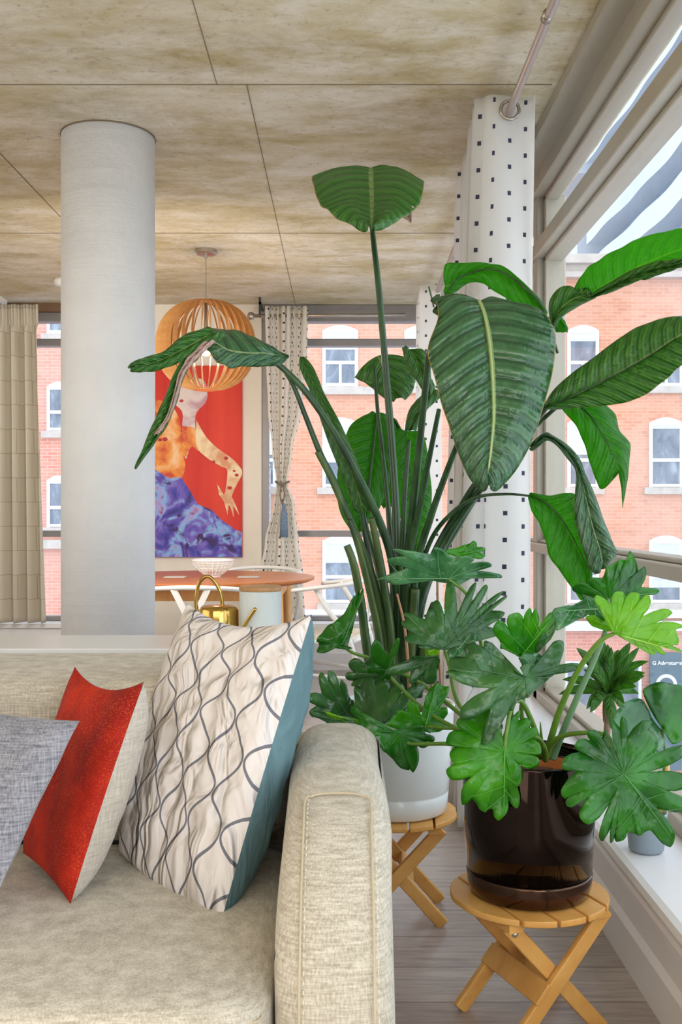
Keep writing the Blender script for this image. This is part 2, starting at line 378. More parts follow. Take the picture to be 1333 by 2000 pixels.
obj('corner_block', box(g0(1088, 70), g0(1150, 70), 70, 71.9, HC+(1000-411)/F*70, HC+(1000-338)/F*70), M_gray, tw)
wt = empty('curved_white_tower', (27, 120, ZG), label='distant white tower with teal window bands behind the cornice', cat='building')
for i in range(7):
    obj('wall_band', lathe([(4, 20+i*3), (4, 21.7+i*3)], 27.5, 120, 40), M_conc, wt)
    obj('window_band', lathe([(3.8, 21.7+i*3), (3.8, 23+i*3)], 27.5, 120, 40), plain('teal_band', sr(150, 200, 205), .3), wt)
obj('wall', lathe([(3.9, ZG), (3.9, 20)], 27.5, 120, 40), M_conc, wt)
# painted ring mural on the far left of the back window
mu = obj('mural_panel', box(ox(490), ox(532), YF-.62, YF-.52, oz(1060), oz(915)), M_gray, bl)
rg = []
for r0 in (.25, .45, .65, .85, 1.05):
    V = []; Fc = []
    for i in range(49):
        a_ = -PI/2+PI*i/48*2
        for r_ in (r0, r0-.06): V.append(Vector((min(ox(531), max(ox(491), ox(532)+r_*math.cos(a_))), YF-.635, oz(985)+r_*math.sin(a_)*1.1)))
    for i in range(48): Fc.append((2*i, 2*i+1, 2*i+3, 2*i+2))
    rg.append((V, Fc))
obj('rings', merge(*rg), M_wfr, mu)
# ------------------------------------------------------------------ painting
pt = empty('canvas_painting', (-1.1, YB, .8), label='tall red canvas of a body-painted dancer in a blue violet skirt', cat='painting')
YP = YB-.035
m = N('red_paint'); v = m.co('Object', (2.5, 1, .25)); nz = m.noise(v, 2, 3)
m.base(m.ramp(nz, [(.35, sr(206, 34, 22)), (.65, sr(226, 62, 34))]), .6); M_red = m.m
m = N('violet_skirt_paint'); v = m.co(); nz = m.noise(v, 5, 3, .6, 1.0); n2 = m.noise(v, 7.3, 3, .6, 1.2)
c = m.ramp(nz, [(.30, sr(40, 34, 96)), (.42, sr(70, 66, 170)), (.5, sr(120, 96, 190)), (.58, sr(130, 180, 230)), (.66, sr(178, 140, 200)), (.75, sr(90, 20, 60))])
c = m.mix(m.ramp(n2, [(.56, (0, 0, 0)), (.64, (1, 1, 1))]), c, sr(60, 30, 96)); c = m.mix(m.ramp(n2, [(.30, (1, 1, 1)), (.37, (0, 0, 0))]), c, sr(150, 20, 40))
m.base(c, .6); M_skirt = m.m
def skinp(name, a, b, c_):
    m = N(name); nz = m.noise(m.co(), 7, 4, .6, .6); m.base(m.ramp(nz, [(.35, a), (.52, b), (.68, c_)]), .6); return m.m
M_torso = skinp('orange_body_paint', sr(206, 70, 50), sr(240, 150, 60), sr(246, 200, 150))
M_arm = skinp('cream_body_paint', sr(216, 150, 110), sr(240, 214, 170), sr(246, 224, 190))
M_pale = skinp('pale_pink_body_paint', sr(196, 150, 160), sr(226, 208, 206), sr(230, 216, 200))
M_dot = plain('crimson_spot_paint', sr(180, 40, 50), .6)
p0, p1 = at(220, 1088, YP), at(473, 714, YP)
obj('canvas', box(p0.x, p1.x, YP, YB-.002, p0.z, p1.z), M_red, pt)
lay = [0]
def paint(name, pts, mat, sm=True, crop=True):
    lay[0] += 1; y = YP-.0006*lay[0]
    P = [Vector((290+a_/5, 700+b_/5, 0)) if crop else Vector((a_, b_, 0)) for a_, b_ in pts]
    if sm: P = smoothpath(P+[P[0]], 4)[:-1]
    V = []
    for p in P:
        q_ = at(p.x, p.y, YP); V.append(Vector((min(max(q_.x, p0.x), p1.x), y, max(q_.z, p0.z))))
    c_ = sum(V, Vector())/len(V); n = len(V)
    return obj(name, ([*V], [tuple(range(n))]), mat, pt)
paint('painted_torso', [(-120, 380), (60, 400), (200, 440), (290, 560), (320, 700), (330, 900), (360, 1050), (320, 1170), (200, 1180), (60, 1100), (-160, 1050)], M_torso)
paint('painted_skirt', [(-350, 1020), (60, 1080), (200, 1170), (320, 1160), (400, 1280), (480, 1420), (620, 1480), (720, 1580), (850, 1670), (925, 1700), (925, 1945), (-350, 1945)], M_skirt, False)
paint('painted_neck', [(250, 200), (220, 400), (330, 520), (330, 700), (360, 980), (410, 870), (470, 840), (460, 560), (560, 430), (575, 330), (520, 200)], M_pale)
paint('painted_hair', [(330, 660), (330, 900), (365, 960), (420, 860), (500, 900), (480, 700)], M_torso)
paint('painted_arm', [(470, 600), (470, 850), (560, 960), (700, 1050), (770, 1090), (760, 1250), (740, 1360), (800, 1370), (840, 1280), (915, 1130), (900, 1070), (820, 980), (680, 880), (560, 760)], M_arm)
paint('painted_hand', [(675, 1230), (690, 1330), (740, 1400), (775, 1530), (785, 1430), (800, 1450), (835, 1555), (830, 1440), (890, 1530), (850, 1420), (815, 1350), (745, 1340)], M_arm, False)
for (x, y, r_) in [(270, 405, 18), (325, 415, 20), (165, 790, 26), (115, 795, 22), (760, 975, 22), (865, 1140, 20), (795, 1265, 24), (840, 1100, 14), (640, 1010, 16)]:
    paint('painted_spot', [(x+r_*math.cos(k*PI/3), y+r_*.75*math.sin(k*PI/3)) for k in range(6)], M_dot)
# ------------------------------------------------------------------ curtains
def dotmat(name, base_c, dot_c, sp=.093, sz=.0068, trans=.18):
    m = N(name); tc = m.n('ShaderNodeTexCoord'); se = m.n('ShaderNodeSeparateXYZ'); m.l(tc.outputs['UV'], se.inputs[0])
    u = m.ma('DIVIDE', se.outputs[0], sp*.75); v_ = m.ma('DIVIDE', se.outputs[1], sp)
    col = m.ma('FLOOR', u); odd = m.ma('MULTIPLY', m.ma('MODULO', m.ma('ABSOLUTE', col), 2), .5)
    du = m.ma('ABSOLUTE', m.ma('SUBTRACT', m.ma('FRACT', u), .5)); dv = m.ma('ABSOLUTE', m.ma('SUBTRACT', m.ma('FRACT', m.ma('ADD', v_, odd)), .5))
    k_ = m.ma('MULTIPLY', m.ma('LESS_THAN', du, sz/(sp*.75)), m.ma('LESS_THAN', dv, sz*1.15/sp))
    c = m.mix(k_, base_c, dot_c); m.base(c, .9, 0, .1)
    tl = m.n('ShaderNodeBsdfTranslucent'); m.l(c, tl.inputs[0]); mx = m.n('ShaderNodeMixShader'); mx.inputs[0].default_value = .6
    m.l(m.b.outputs[0], mx.inputs[1]); m.l(tl.outputs[0], mx.inputs[2])
    tr = m.n('ShaderNodeBsdfTransparent'); m2 = m.n('ShaderNodeMixShader'); m.l(m.ma('MULTIPLY', m.ma('SUBTRACT', 1, k_), trans), m2.inputs[0])
    m.l(mx.outputs[0], m2.inputs[1]); m.l(tr.outputs[0], m2.inputs[2]); m.l(m2.outputs[0], m.out.inputs[0]); return m.m
M_dots = dotmat('sheer_white_dotted_cloth', sr(246, 245, 243), sr(96, 100, 118))
M_dots2 = dotmat('cream_dotted_cloth', sr(250, 247, 240), sr(96, 84, 84), .065, .0055, .2)
m = N('beige_blockprint_cloth'); tc = m.n('ShaderNodeTexCoord'); br = m.n('ShaderNodeTexBrick'); m.l(tc.outputs['UV'], br.inputs['Vector'])
for k_, x_ in (('Scale', 1), ('Mortar Size', .0025), ('Brick Width', .20), ('Row Height', .17)): br.inputs[k_].default_value = x_
br.inputs['Color1'].default_value = (*sr(210, 202, 184), 1); br.inputs['Color2'].default_value = (*sr(218, 210, 194), 1); br.inputs['Mortar'].default_value = (*sr(182, 171, 150), 1)
m.base(br.outputs[0], .9, 0, .1); M_tan = m.m
def cloth(name, path_fn, z_fn, nu, nv, mat, parent, ulen):
    """path_fn(u, v) -> (x, y); v 0 top..1 bottom"""
    V = []; UV = []; Fc = []
    acc = 0; lastp = None; us = []
    for i in range(nu+1):
        p = Vector(path_fn(i/nu, .3)); acc += 0 if lastp is None else (p-lastp).length; lastp = p; us.append(acc)
    for j in range(nv+1):
        for i in range(nu+1):
            x, y = path_fn(i/nu, j/nv); z = z_fn(i/nu, j/nv); V.append(Vector((x, y, z))); UV.append((us[i]/us[-1]*ulen if ulen else us[i], z))
    for j in range(nv):
        for i in range(nu): a_ = j*(nu+1)+i; Fc.append((a_, a_+1, a_+nu+2, a_+nu+1))
    o = obj(name, (V, Fc), mat, parent, smooth=True, uv=UV)
    s_ = o.modifiers.new('t', 'SOLIDIFY'); s_.thickness = .0012
    return o
# right big curtain: runs along Y from 3.55 to 4.5 around the rod at x~.6
XR = .585
cr = empty('dotted_curtain', (XR, 4.0, 0), label='sheer white curtain with grey square dots hanging beside the corner post at right', cat='curtain', group=None)
def f1(u, v):
    nf = 8.5; ph = u*nf*2*PI
    flare = 1+.25*v
    y = 3.56+u*(.80)+.02*math.sin(3*ph)*v
    fi = int(u*nf+.5); x = XR-.008-.02*(fi % 2)*(fi > 0)+(.078-.02*u)*(1+.18*math.sin(fi*2.3))*math.cos(ph)*flare-.045*v+.022*v*noise.noise(Vector((u*14, v*2.2, 5)))
    if u < .06: x += .02*(1-u/.06)
    return x, y+.025*math.sin(ph*2+v*4)
cl = cloth('cloth', f1, lambda u, v: 2.575-(2.575-.02)*v, 340, 60, M_dots, cr, 0)
for k in range(2):
    pass
y_ = 3.56
ring_v, ring_f = tube([Vector((XR+.032*math.cos(a_*PI/12), 3.545, 2.512+.032*math.sin(a_*PI/12))) for a_ in range(25)], .006, 6, False, 1)
obj('grommet', (ring_v, ring_f), M_metal, cr, smooth=True)
rd = empty('curtain_rod', (XR, 2.0, 2.5), label='long thin pinkish steel curtain rod below the ceiling along the window wall', cat='curtain rod')
obj('rod', tube([(XR-.015, -2.5, 2.515), (XR-.0, 3.5, 2.512), (XR+.03, 7.2, 2.51)], .0135, 12, True, 1), M_rod, rd, smooth=True)
for yy in (2.72, 2.86, 1.2): obj('coupler', tube([(XR-.005, yy, 2.513), (XR-.005, yy+.035, 2.513)], .016, 12, True, 1), M_metal, rd, smooth=True)
for yy in (6.9, 1.9): obj('bracket', merge(box(XR-.008, XR+.04, yy-.012, yy+.012, 2.53, HT)), M_metal, rd)
# corner curtain
cc = empty('dotted_curtain', (.55, 6.9, 0), label='narrow white dotted curtain gathered in the far right window corner', cat='curtain')
def f2(u, v):
    ph = u*5*2*PI; return .56+.02*u+(.065+.015*v)*math.cos(ph), 6.42+u*.62
cloth('cloth', f2, lambda u, v: 2.555-(2.555-.02)*v, 160, 40, M_dots, cc, 0)
# tied back curtain on the back window
cb = empty('tied_dotted_curtain', (-.4, 7.2, 0), label='cream dotted curtain tied back with a blue tassel beside the red painting', cat='curtain')
def zz2(v): return 2.555-(2.555-.02)*v
def f3(u, v):
    z = zz2(v); py = 1000-(z-HC)/7.2*2000
    pts = [(600, 518, 602), (700, 520, 600), (800, 524, 590), (880, 532, 572), (945, 541, 562), (985, 535, 576), (1060, 518, 584), (1120, 508, 592), (1300, 498, 602), (1500, 490, 612)]
    L, Rr = pts[-1][1], pts[-1][2]
    if py <= pts[0][0]: L, Rr = pts[0][1:]
    for a_, b_ in zip(pts, pts[1:]):
        if a_[0] <= py <= b_[0]:
            t = (py-a_[0])/(b_[0]-a_[0]); t = t*t*(3-2*t); L = a_[1]+(b_[1]-a_[1])*t; Rr = a_[2]+(b_[2]-a_[2])*t
    wd = (Rr-L)/84
    px = L+(Rr-L)*u; x = (px-666.5)/2000*7.2
    return x+.008*math.sin(u*7*2*PI*2)*wd, 7.16+.035*math.cos(u*8*2*PI)*(.4+.6*wd)
cloth('cloth', f3, lambda u, v: zz2(v), 220, 70, M_dots2, cb, .95)
M_rope = plain('twisted_rope', sr(120, 108, 92), .9); M_tas = plain('blue_grey_tassel', sr(110, 128, 150), .9, var=.2, sc=60)
tq = at(551, 943, 7.1)
obj('tieback', tube([tq+Vector((-.045, .06, .01)), tq+Vector((-.03, -.005, 0)), tq+Vector((0, -.02, -.01)), tq+Vector((.03, -.005, 0)), tq+Vector((.045, .06, .01))], .009, 8), M_rope, cb, smooth=True)
obj('tieback_cord', merge(tube([tq+Vector((0, -.02, 0)), tq+Vector((-.01, -.03, -.08)), tq+Vector((.005, -.035, -.15))], .005, 6), tube([tq+Vector((0, -.02, 0)), tq+Vector((.02, -.03, -.08)), tq+Vector((.005, -.035, -.15))], .005, 6)), M_rope, cb, smooth=True)
tt = at(555, 988, 7.06)
obj('tassel', lathe([(.0, tt.z+.02), (.014, tt.z+.01), (.014, tt.z-.015), (.009, tt.z-.02), (.02, tt.z-.04), (.026, tt.z-.09), (.03, tt.z-.215)], tt.x, tt.y, 20), M_tas, cb, smooth=True)
rb_ = empty('curtain_rod', (-.3, 7.16, 2.53), label='short dark curtain rod holding the tied curtain on the back wall', cat='curtain rod')
obj('rod', tube([(-.62, 7.16, 2.49), (.45, 7.16, 2.50)], .012, 10, True, 1), M_metal, rb_, smooth=True)
obj('finial', lathe([(0, 2.46), (.02, 2.468), (.028, 2.49), (.02, 2.512), (0, 2.52)], -.63, 7.16, 16), M_metal, rb_, smooth=True)
obj('bracket', merge(box(-.575, -.56, 7.15, 7.17, 2.48, HT), box(-.575, -.56, 7.15, YB+.02, 2.57, 2.59)), M_dark, rb_)
# beige curtain at left
ct = empty('beige_curtain', (-2.3, 7.18, .33), label='heavy beige pleated curtain with block outline print at the far left', cat='curtain')
def f4(u, v):
    x0_, x1_ = -2.60, -2.125+.06*v
    pl = .040+.028*v; ph = u*5.5*2*PI
    if v < .07: ph2 = u*22*2*PI; return x0_+(x1_-x0_)*u, 7.18+.010*math.cos(ph2)+pl*.3*math.cos(ph)
    return x0_+(x1_-x0_)*u+.022*math.sin(ph*1.0+.8)*v, 7.18+pl*math.cos(ph)+.012*math.sin(ph*.5+1)
cloth('cloth', f4, lambda u, v: 2.575-(2.575-.345)*v, 300, 50, M_tan, ct, .9)
# ------------------------------------------------------------------ pendant lamp
PX, PY, PZ = at(402.5, 675, 5.86)
M_ven = N('oak_veneer'); v = M_ven.co('Object', (2, 2, 14)); nz = M_ven.noise(v, 3, 5)
M_ven.base(M_ven.ramp(nz, [(.3, sr(196, 146, 84)), (.7, sr(216, 170, 110))]), .35)
tl = M_ven.n('ShaderNodeBsdfTranslucent'); tl.inputs[0].default_value = (*sr(240, 170, 80), 1); mx = M_ven.n('ShaderNodeMixShader'); mx.inputs[0].default_value = .25
M_ven.l(M_ven.b.outputs[0], mx.inputs[1]); M_ven.l(tl.outputs[0], mx.inputs[2]); M_ven.l(mx.outputs[0], M_ven.out.inputs[0]); M_ven = M_ven.m
pl = empty('pendant_lamp', (PX, PY, PZ), label='round wooden slat pendant lamp hanging over the dining table', cat='lamp')
nS = 32; RR, HH = .287, .258
for k in range(nS):
    a_ = 2*PI*k/nS+.04; ca, sa = math.cos(a_), math.sin(a_)
    V = []; Fc = []; n = 30
    for i in range(n+1):
        ph = -PI/2+PI*i/n; ph = max(-1.42, min(1.42, ph))
        r = RR*math.cos(ph)**.78; z = HH*math.sin(ph); dd = .034*(.35+.65*math.cos(ph))
        for r2 in (r, max(.02, r-dd)):
            for s_ in (-.0011, .0011):
                V.append(Vector((PX+r2*ca-sa*s_, PY+r2*sa+ca*s_, PZ+z*(1 if r2 == r else (1-.10*math.cos(ph))))))
    for i in range(n):
        b0 = i*4; b1 = b0+4
        Fc += [(b0, b1, b1+1, b0+1), (b0+1, b1+1, b1+3, b0+3), (b0+3, b1+3, b1+2, b0+2), (b0+2, b1+2, b1, b0)]
    obj('slat', (V, Fc), M_ven, pl, smooth=False)
obj('top_ring', lathe([(.04, PZ+HH-.014), (.075, PZ+HH-.012), (.075, PZ+HH-.004), (.04, PZ+HH-.004)], PX, PY, 32), M_ven, pl)
obj('bottom_ring', lathe([(.03, PZ-HH+.002), (.07, PZ-HH+.002), (.07, PZ-HH+.010), (.03, PZ-HH+.010)], PX, PY, 32), M_ven, pl)
obj('socket', lathe([(.0, PZ+.02), (.018, PZ+.03), (.02, PZ+.09), (.012, PZ+.10), (.008, PZ+HH)], PX, PY, 20), M_metal, pl, smooth=True)
m = N('bulb_glass'); m.base((1, .9, .7), .3); m.b.inputs['Emission Color'].default_value = (1, .82, .55, 1); m.b.inputs['Emission Strength'].default_value = 1.2
obj('bulb', lathe([(.0, PZ-.06), (.02, PZ-.055), (.032, PZ-.03), (.028, PZ-.005), (.014, PZ+.02), (0, PZ+.021)], PX, PY, 24), m.m, pl, smooth=True)
obj('cord', tube([(PX, PY, PZ+HH), (PX, PY, HT-.02)], .003, 8, True, 1), M_metal, pl)
obj('canopy', lathe([(.008, HT-.05), (.01, HT-.032), (.055, HT-.028), (.062, HT-.022), (.062, HT)], PX, PY, 40), M_metal, pl, smooth=False)
pb = bpy.data.lights.new('pendant_bulb_light', 'POINT'); pb.energy = 9; pb.color = (1, .8, .55); pb.shadow_soft_size = .03
po = bpy.data.objects.new('pendant_bulb_light', pb); C.objects.link(po); po.location = (PX, PY, PZ-.09)
# ------------------------------------------------------------------ dining table and chairs
M_cherry = wood('cherry_wood_top', sr(184, 100, 44), sr(206, 128, 66), (2, 14, 14), .38)
M_oak = wood('honey_oak', sr(206, 146, 82), sr(228, 176, 112), (12, 12, 2), .4)
TX, TY = -.79, 5.86
tb = empty('dining_table', (TX, TY, 0), label='round reddish wooden dining table under the pendant lamp', cat='table')
bev(obj('tabletop', lathe([(.60, .722), (.635, .735), (.64, .75)], TX, TY, 96), M_cherry, tb), .003, 2)
obj('apron', merge(box(TX-.46, TX+.46, TY-.46, TY-.435, .65, .722), box(TX-.46, TX+.46, TY+.435, TY+.46, .65, .722), box(TX-.46, TX-.435, TY-.46, TY+.46, .65, .722), box(TX+.435, TX+.46, TY-.46, TY+.46, .65, .722)), M_oak, tb)
for sx in (-1, 1):
    for sy in (-1, 1): obj('leg', tube([(TX+sx*.45, TY+sy*.43, .72), (TX+sx*.48, TY+sy*.46, 0)], [.032, .018], 16, True, 1), M_oak, tb, smooth=True)
M_lac = plain('white_lacquer', sr(236, 234, 230), .4, var=.02)
M_cord = plain('woven_paper_cord', sr(226, 216, 196), .9, var=.15, sc=60)
def make_chair(**k):
    t = empty('dining_chair', (0, 0, 0), **k)
    for sx in (-1, 1):
        obj('leg', tube([(sx*.22, .20, 0), (sx*.225, .21, .25), (sx*.23, .215, .44)], [.014, .018], 12), M_lac, t, True)
        obj('leg', tube([(sx*.17, -.24, 0), (sx*.19, -.22, .25), (sx*.235, -.17, .46), (sx*.265, -.07, .60), (sx*.255, .0, .715)], [.013, .015], 12), M_lac, t, True)
    obj('seat_frame', merge(tube([(-.22, .21, .425), (.22, .21, .425)], .014, 10, True, 1), tube([(-.2, -.19, .425), (.2, -.19, .425)], .014, 10, True, 1), tube([(-.225, .21, .42), (-.2, -.19, .42)], .014, 10, True, 1), tube([(.225, .21, .42), (.2, -.19, .42)], .014, 10, True, 1)), M_lac, t, True)
    sub(obj('seat', merge(box(-.22, .22, -.19, .21, .425, .45)), M_cord, t), 0)
    arc = [(-.29, .12, .70), (-.285, 0, .715), (-.25, -.13, .73), (-.15, -.22, .745), (0, -.25, .75), (.15, -.22, .745), (.25, -.13, .73), (.285, 0, .715), (.29, .12, .70)]
    P = smoothpath(arc, 5); V = []; Fc = []
    for i, p in enumerate(P):
        d = (P[min(i+1, len(P)-1)]-P[max(i-1, 0)]).normalized(); o_ = Vector((d.y, -d.x, 0)).normalized()
        for q_ in range(10):
            an = 2*PI*q_/10; V.append(p+o_*.022*math.cos(an)+Vector((0, 0, .012*math.sin(an))))
    for i in range(len(P)-1):
        for q_ in range(10): j = (q_+1) % 10; Fc.append((i*10+q_, i*10+j, i*10+10+j, i*10+10+q_))
    Fc += [tuple(range(9, -1, -1)), tuple((len(P)-1)*10+q_ for q_ in range(10))]
    obj('top_rail', (V, Fc), M_lac, t, True)
    obj('back_splat', merge(beam((0, -.20, .43), (0, -.235, .58), .03, .012, (0, 1, 0)), beam((0, -.235, .57), (-.085, -.25, .745), .03, .012, (0, 1, 0)), beam((0, -.235, .57), (.085, -.25, .745), .03, .012, (0, 1, 0))), M_lac, t)
    obj('stretcher', merge(tube([(-.21, .205, .25), (-.175, -.235, .22)], .009, 8, True, 1), tube([(.21, .205, .25), (.175, -.235, .22)], .009, 8, True, 1)), M_lac, t, True)
    return t
gch = 'white chairs around the dining table'
ch0 = make_chair(label='white wishbone chair in front of the table, back towards the sofa', cat='chair', group=gch)
ch0.location = (-.735, 5.25, 0)
dup(ch0, (-.07, 5.72, 0), math.radians(75), label='white wishbone chair at the right side of the table beside the plant stems', cat='chair', group=gch)
dup(ch0, (-.55, 6.62, 0), math.radians(172), label='white wishbone chair behind the table below the painting', cat='chair', group=gch)
# bowl
M_porc = plain('white_porcelain', sr(244, 242, 240), .25)
bw = empty('openwork_bowl', (*at(416, 1110, 5.86).xy, .75), label='white openwork bowl standing on the dining table', cat='bowl')
bx, by = at(416, 1110, 5.86).xy
rs = []
def br_(t): return .045+.072*math.sin(t*PI/2)
for k in range(22):
    for s_ in (-1, 1):
        rs.append(tube([(bx+br_(t)*math.cos(2*PI*k/22), by+br_(t)*math.sin(2*PI*k/22), .757+.088*t) for t in (0, .25, .5, .75, 1)], .0022, 5, False, 2))
        break
for i, t in enumerate((.08, .28, .48, .68, .86)):
    rs.append(tube([(bx+br_(t)*math.cos(2*PI*k/36), by+br_(t)*math.sin(2*PI*k/36), .757+.088*t) for k in range(37)], .0022, 5, False, 1))
obj('lattice', merge(*rs), M_porc, bw, smooth=True)
obj('rim', tube([(bx+.117*math.cos(2*PI*k/36), by+.117*math.sin(2*PI*k/36), .845) for k in range(37)], .006, 8, False, 1), M_porc, bw, smooth=True)
obj('foot', lathe([(.03, .7502), (.046, .7502), (.046, .76), (.03, .76)], bx, by, 32), M_porc, bw, smooth=False)
for px, lab in ((350, 'thin pale coaster lying left of the openwork bowl on the table'), (490, 'thin pale coaster lying right of the openwork bowl on the table')):
    p = at(px, 1126, 5.9)
    tag(bev(obj('coaster', box(p.x-.06, p.x+.06, 5.72, 5.82, .7505, .757), M_stone), .002, 1), lab, 'coaster', 'coasters on the dining table')
# ------------------------------------------------------------------ console behind sofa, canister, watering can
M_cons = plain('satin_white_console', sr(232, 234, 234), .3, var=.01)
cn = empty('console_table', (-1.2, 2.85, 0), label='long white console table behind the sofa back', cat='console')
bev(obj('top', box(-2.2, -.10, 2.70, 3.0, .725, .76), M_cons, cn), .004, 2)
for x in (-2.18, -1.15, -.14): obj('leg_panel', box(x, x+.03, 2.72, 2.98, 0, .725), M_cons, cn)
kx, ky = at(509, 1170, 2.86).x, 2.86
m = N('embossed_white_ceramic'); tc = m.n('ShaderNodeTexCoord'); vo = m.n('ShaderNodeTexVoronoi'); mp = m.n('ShaderNodeMapping'); m.l(tc.outputs['Object'], mp.inputs[0]); mp.inputs['Scale'].default_value = (140, 140, 140)
m.l(mp.outputs[0], vo.inputs['Vector']); vo.inputs['Randomness'].default_value = .1; m.base(sr(230, 238, 238), .35); m.bump(vo.outputs[0], .6, .002); M_emb = m.m
kn = empty('canister', (kx, ky, .76), label='white embossed canister with wooden lid on the console', cat='canister')
obj('body', lathe([(.054, .7602), (.058, .765), (.0585, .90)], kx, ky, 64), M_emb, kn, smooth=False)
bev(obj('lid', lathe([(.0595, .90), (.0595, .914)], kx, ky, 64), wood('light_wood_lid', sr(176, 128, 80), sr(204, 158, 108), (8, 8, 8)), kn), .003, 2)
M_brass = plain('polished_brass', sr(196, 160, 86), .16, 1.0, .05)
wx, wy = at(430, 1190, 2.88).x, 2.88
wc = empty('watering_can', (wx, wy, .76), label='brass watering can with arched handle and thin spout beside the canister', cat='watering can')
obj('body', lathe([(.056, .7602), (.058, .768), (.056, .845), (.052, .853), (.048, .856), (.02, .858), (0, .859)], wx-.002, wy, 48), M_brass, wc, smooth=True)
obj('handle', tube([at(386, 1200, 2.88), at(383, 1175, 2.88), at(388, 1142, 2.88), at(402, 1126, 2.88), at(416, 1132, 2.88), at(430, 1155, 2.88), at(436, 1190, 2.88)], .0055, 12), M_brass, wc, smooth=True)
obj('spout', tube([at(464, 1248, 2.84), at(478, 1222, 2.80), at(500, 1188, 2.78)], [.006, .0048], 12), M_brass, wc, smooth=True)
# ------------------------------------------------------------------ sofa
M_linen = fabric('beige_linen', sr(166, 156, 138), sr(214, 206, 190), 300, .95, .6, .05, sr(214, 206, 190))
M_stitch = plain('pale_seam_thread', sr(222, 208, 180), .9)
M_seam = plain('seam_piping', sr(196, 182, 154), .95)
sf = empty('sofa', (-.9, 1.9, 0), label='beige linen sofa with white seam stitching in the foreground', cat='sofa')
X0, X1 = -.100, .084
side = [(1.56, .06), (1.52, .20), (1.505, .33), (1.535, .44), (1.60, .535), (1.69, .60), (1.80, .632), (1.95, .642), (2.20, .640), (2.38, .630), (2.42, .59), (2.42, .06)]
def loft(side, xs):
    n = len(side); V = []; cy = sum(p[0] for p in side)/n; cz = sum(p[1] for p in side)/n
    for x, s_ in xs:
        for y, z in side: V.append(Vector((x, cy+(y-cy)*(1-s_*.35), z-(s_*.16 if z > .3 else 0)*(z-.3))) if s_ else Vector((x, y, z)))
    Fc = [tuple(range(n-1, -1, -1)), tuple((len(xs)-1)*n+i for i in range(n))]
    for k in range(len(xs)-1):
        for i in range(n): j = (i+1) % n; Fc.append((k*n+i, k*n+j, (k+1)*n+j, (k+1)*n+i))
    return V, Fc
P = smoothpath([(0, y, z) for y, z in side[:-1]], 4); side2 = [(p.y, p.z) for p in P]+[(2.42, .06)]
W = X1-X0; nseg = 14; V = []; Fc = []; ns = len(side2)
ccy, ccz = 1.98, .30
prof_x = []
for k in range(nseg+1):
    t = -1+2*k/nseg; x = (X0+X1)/2+W/2*math.sin(t*PI/2)*1.0; ins = 1-math.sqrt(max(0, 1-abs(math.sin(t*PI/2))**3.2))
    prof_x.append((x, ins))
for x, ins in prof_x:
    for y, z in side2:
        d = Vector((y-ccy, z-ccz)); dn = .062*ins
        ny, nz_ = (-1, 0) if z < .45 and y < 1.7 else ((0, 1) if y > 1.75 and z > .6 else (-.7, .7))
        if y > 2.3 and z < .6: ny, nz_ = (1, 0)
        V.append(Vector((x+.004*math.sin(y*9+z*7)*(1 if ins > .3 else 0), y-ny*dn, z-nz_*dn)))
for k in range(nseg):
    for i in range(ns): j = (i+1) % ns; Fc.append((k*ns+i, k*ns+j, (k+1)*ns+j, (k+1)*ns+i))
Fc += [tuple(range(ns-1, -1, -1)), tuple(nseg*ns+i for i in range(ns))]
arm = obj('armrest', (V, Fc), M_linen, sf, smooth=True)
def stitch(path, step=.013, ln=.006, r=.0012, off=Vector((0, 0, 0))):
    P = smoothpath(path, 8); out = []; d = 0; nxt = 0
    for a_, b_ in zip(P, P[1:]):
        L = (b_-a_).length
        while nxt <= d+L and L > 0:
            p = a_+(b_-a_)*((nxt-d)/L); t = (b_-a_).normalized(); out.append(tube([p+off-t*ln/2, p+off+t*ln/2], r, 5, True, 1)); nxt += step
        d += L
    return merge(*out)
fr_side = [(1.755, .6235), (1.69, .600), (1.60, .532), (1.533, .44), (1.500, .33), (1.517, .20), (1.556, .07)]
sL = [(X0+.044, 1.77, .628)]+[(X0+.038, y-.001, z) for y, z in fr_side]
sR = [(X1-.044, 1.77, .628)]+[(X1-.034, y-.001, z) for y, z in fr_side]
obj('seam', merge(tube(sL, .0022, 6), tube(sR, .0022, 6), tube([sL[0], (-.03, 1.775, .632), (.02, 1.775, .632), sR[0]], .0022, 6)), M_seam, sf, smooth=True)
sv, sfc = merge(stitch([Vector(p)+Vector((.006, -.002, .001)) for p in sL]), stitch([Vector(p)+Vector((.006, -.002, .001)) for p in sR]))
obj('stitching', (sv, sfc), M_stitch, sf, kind='stuff')
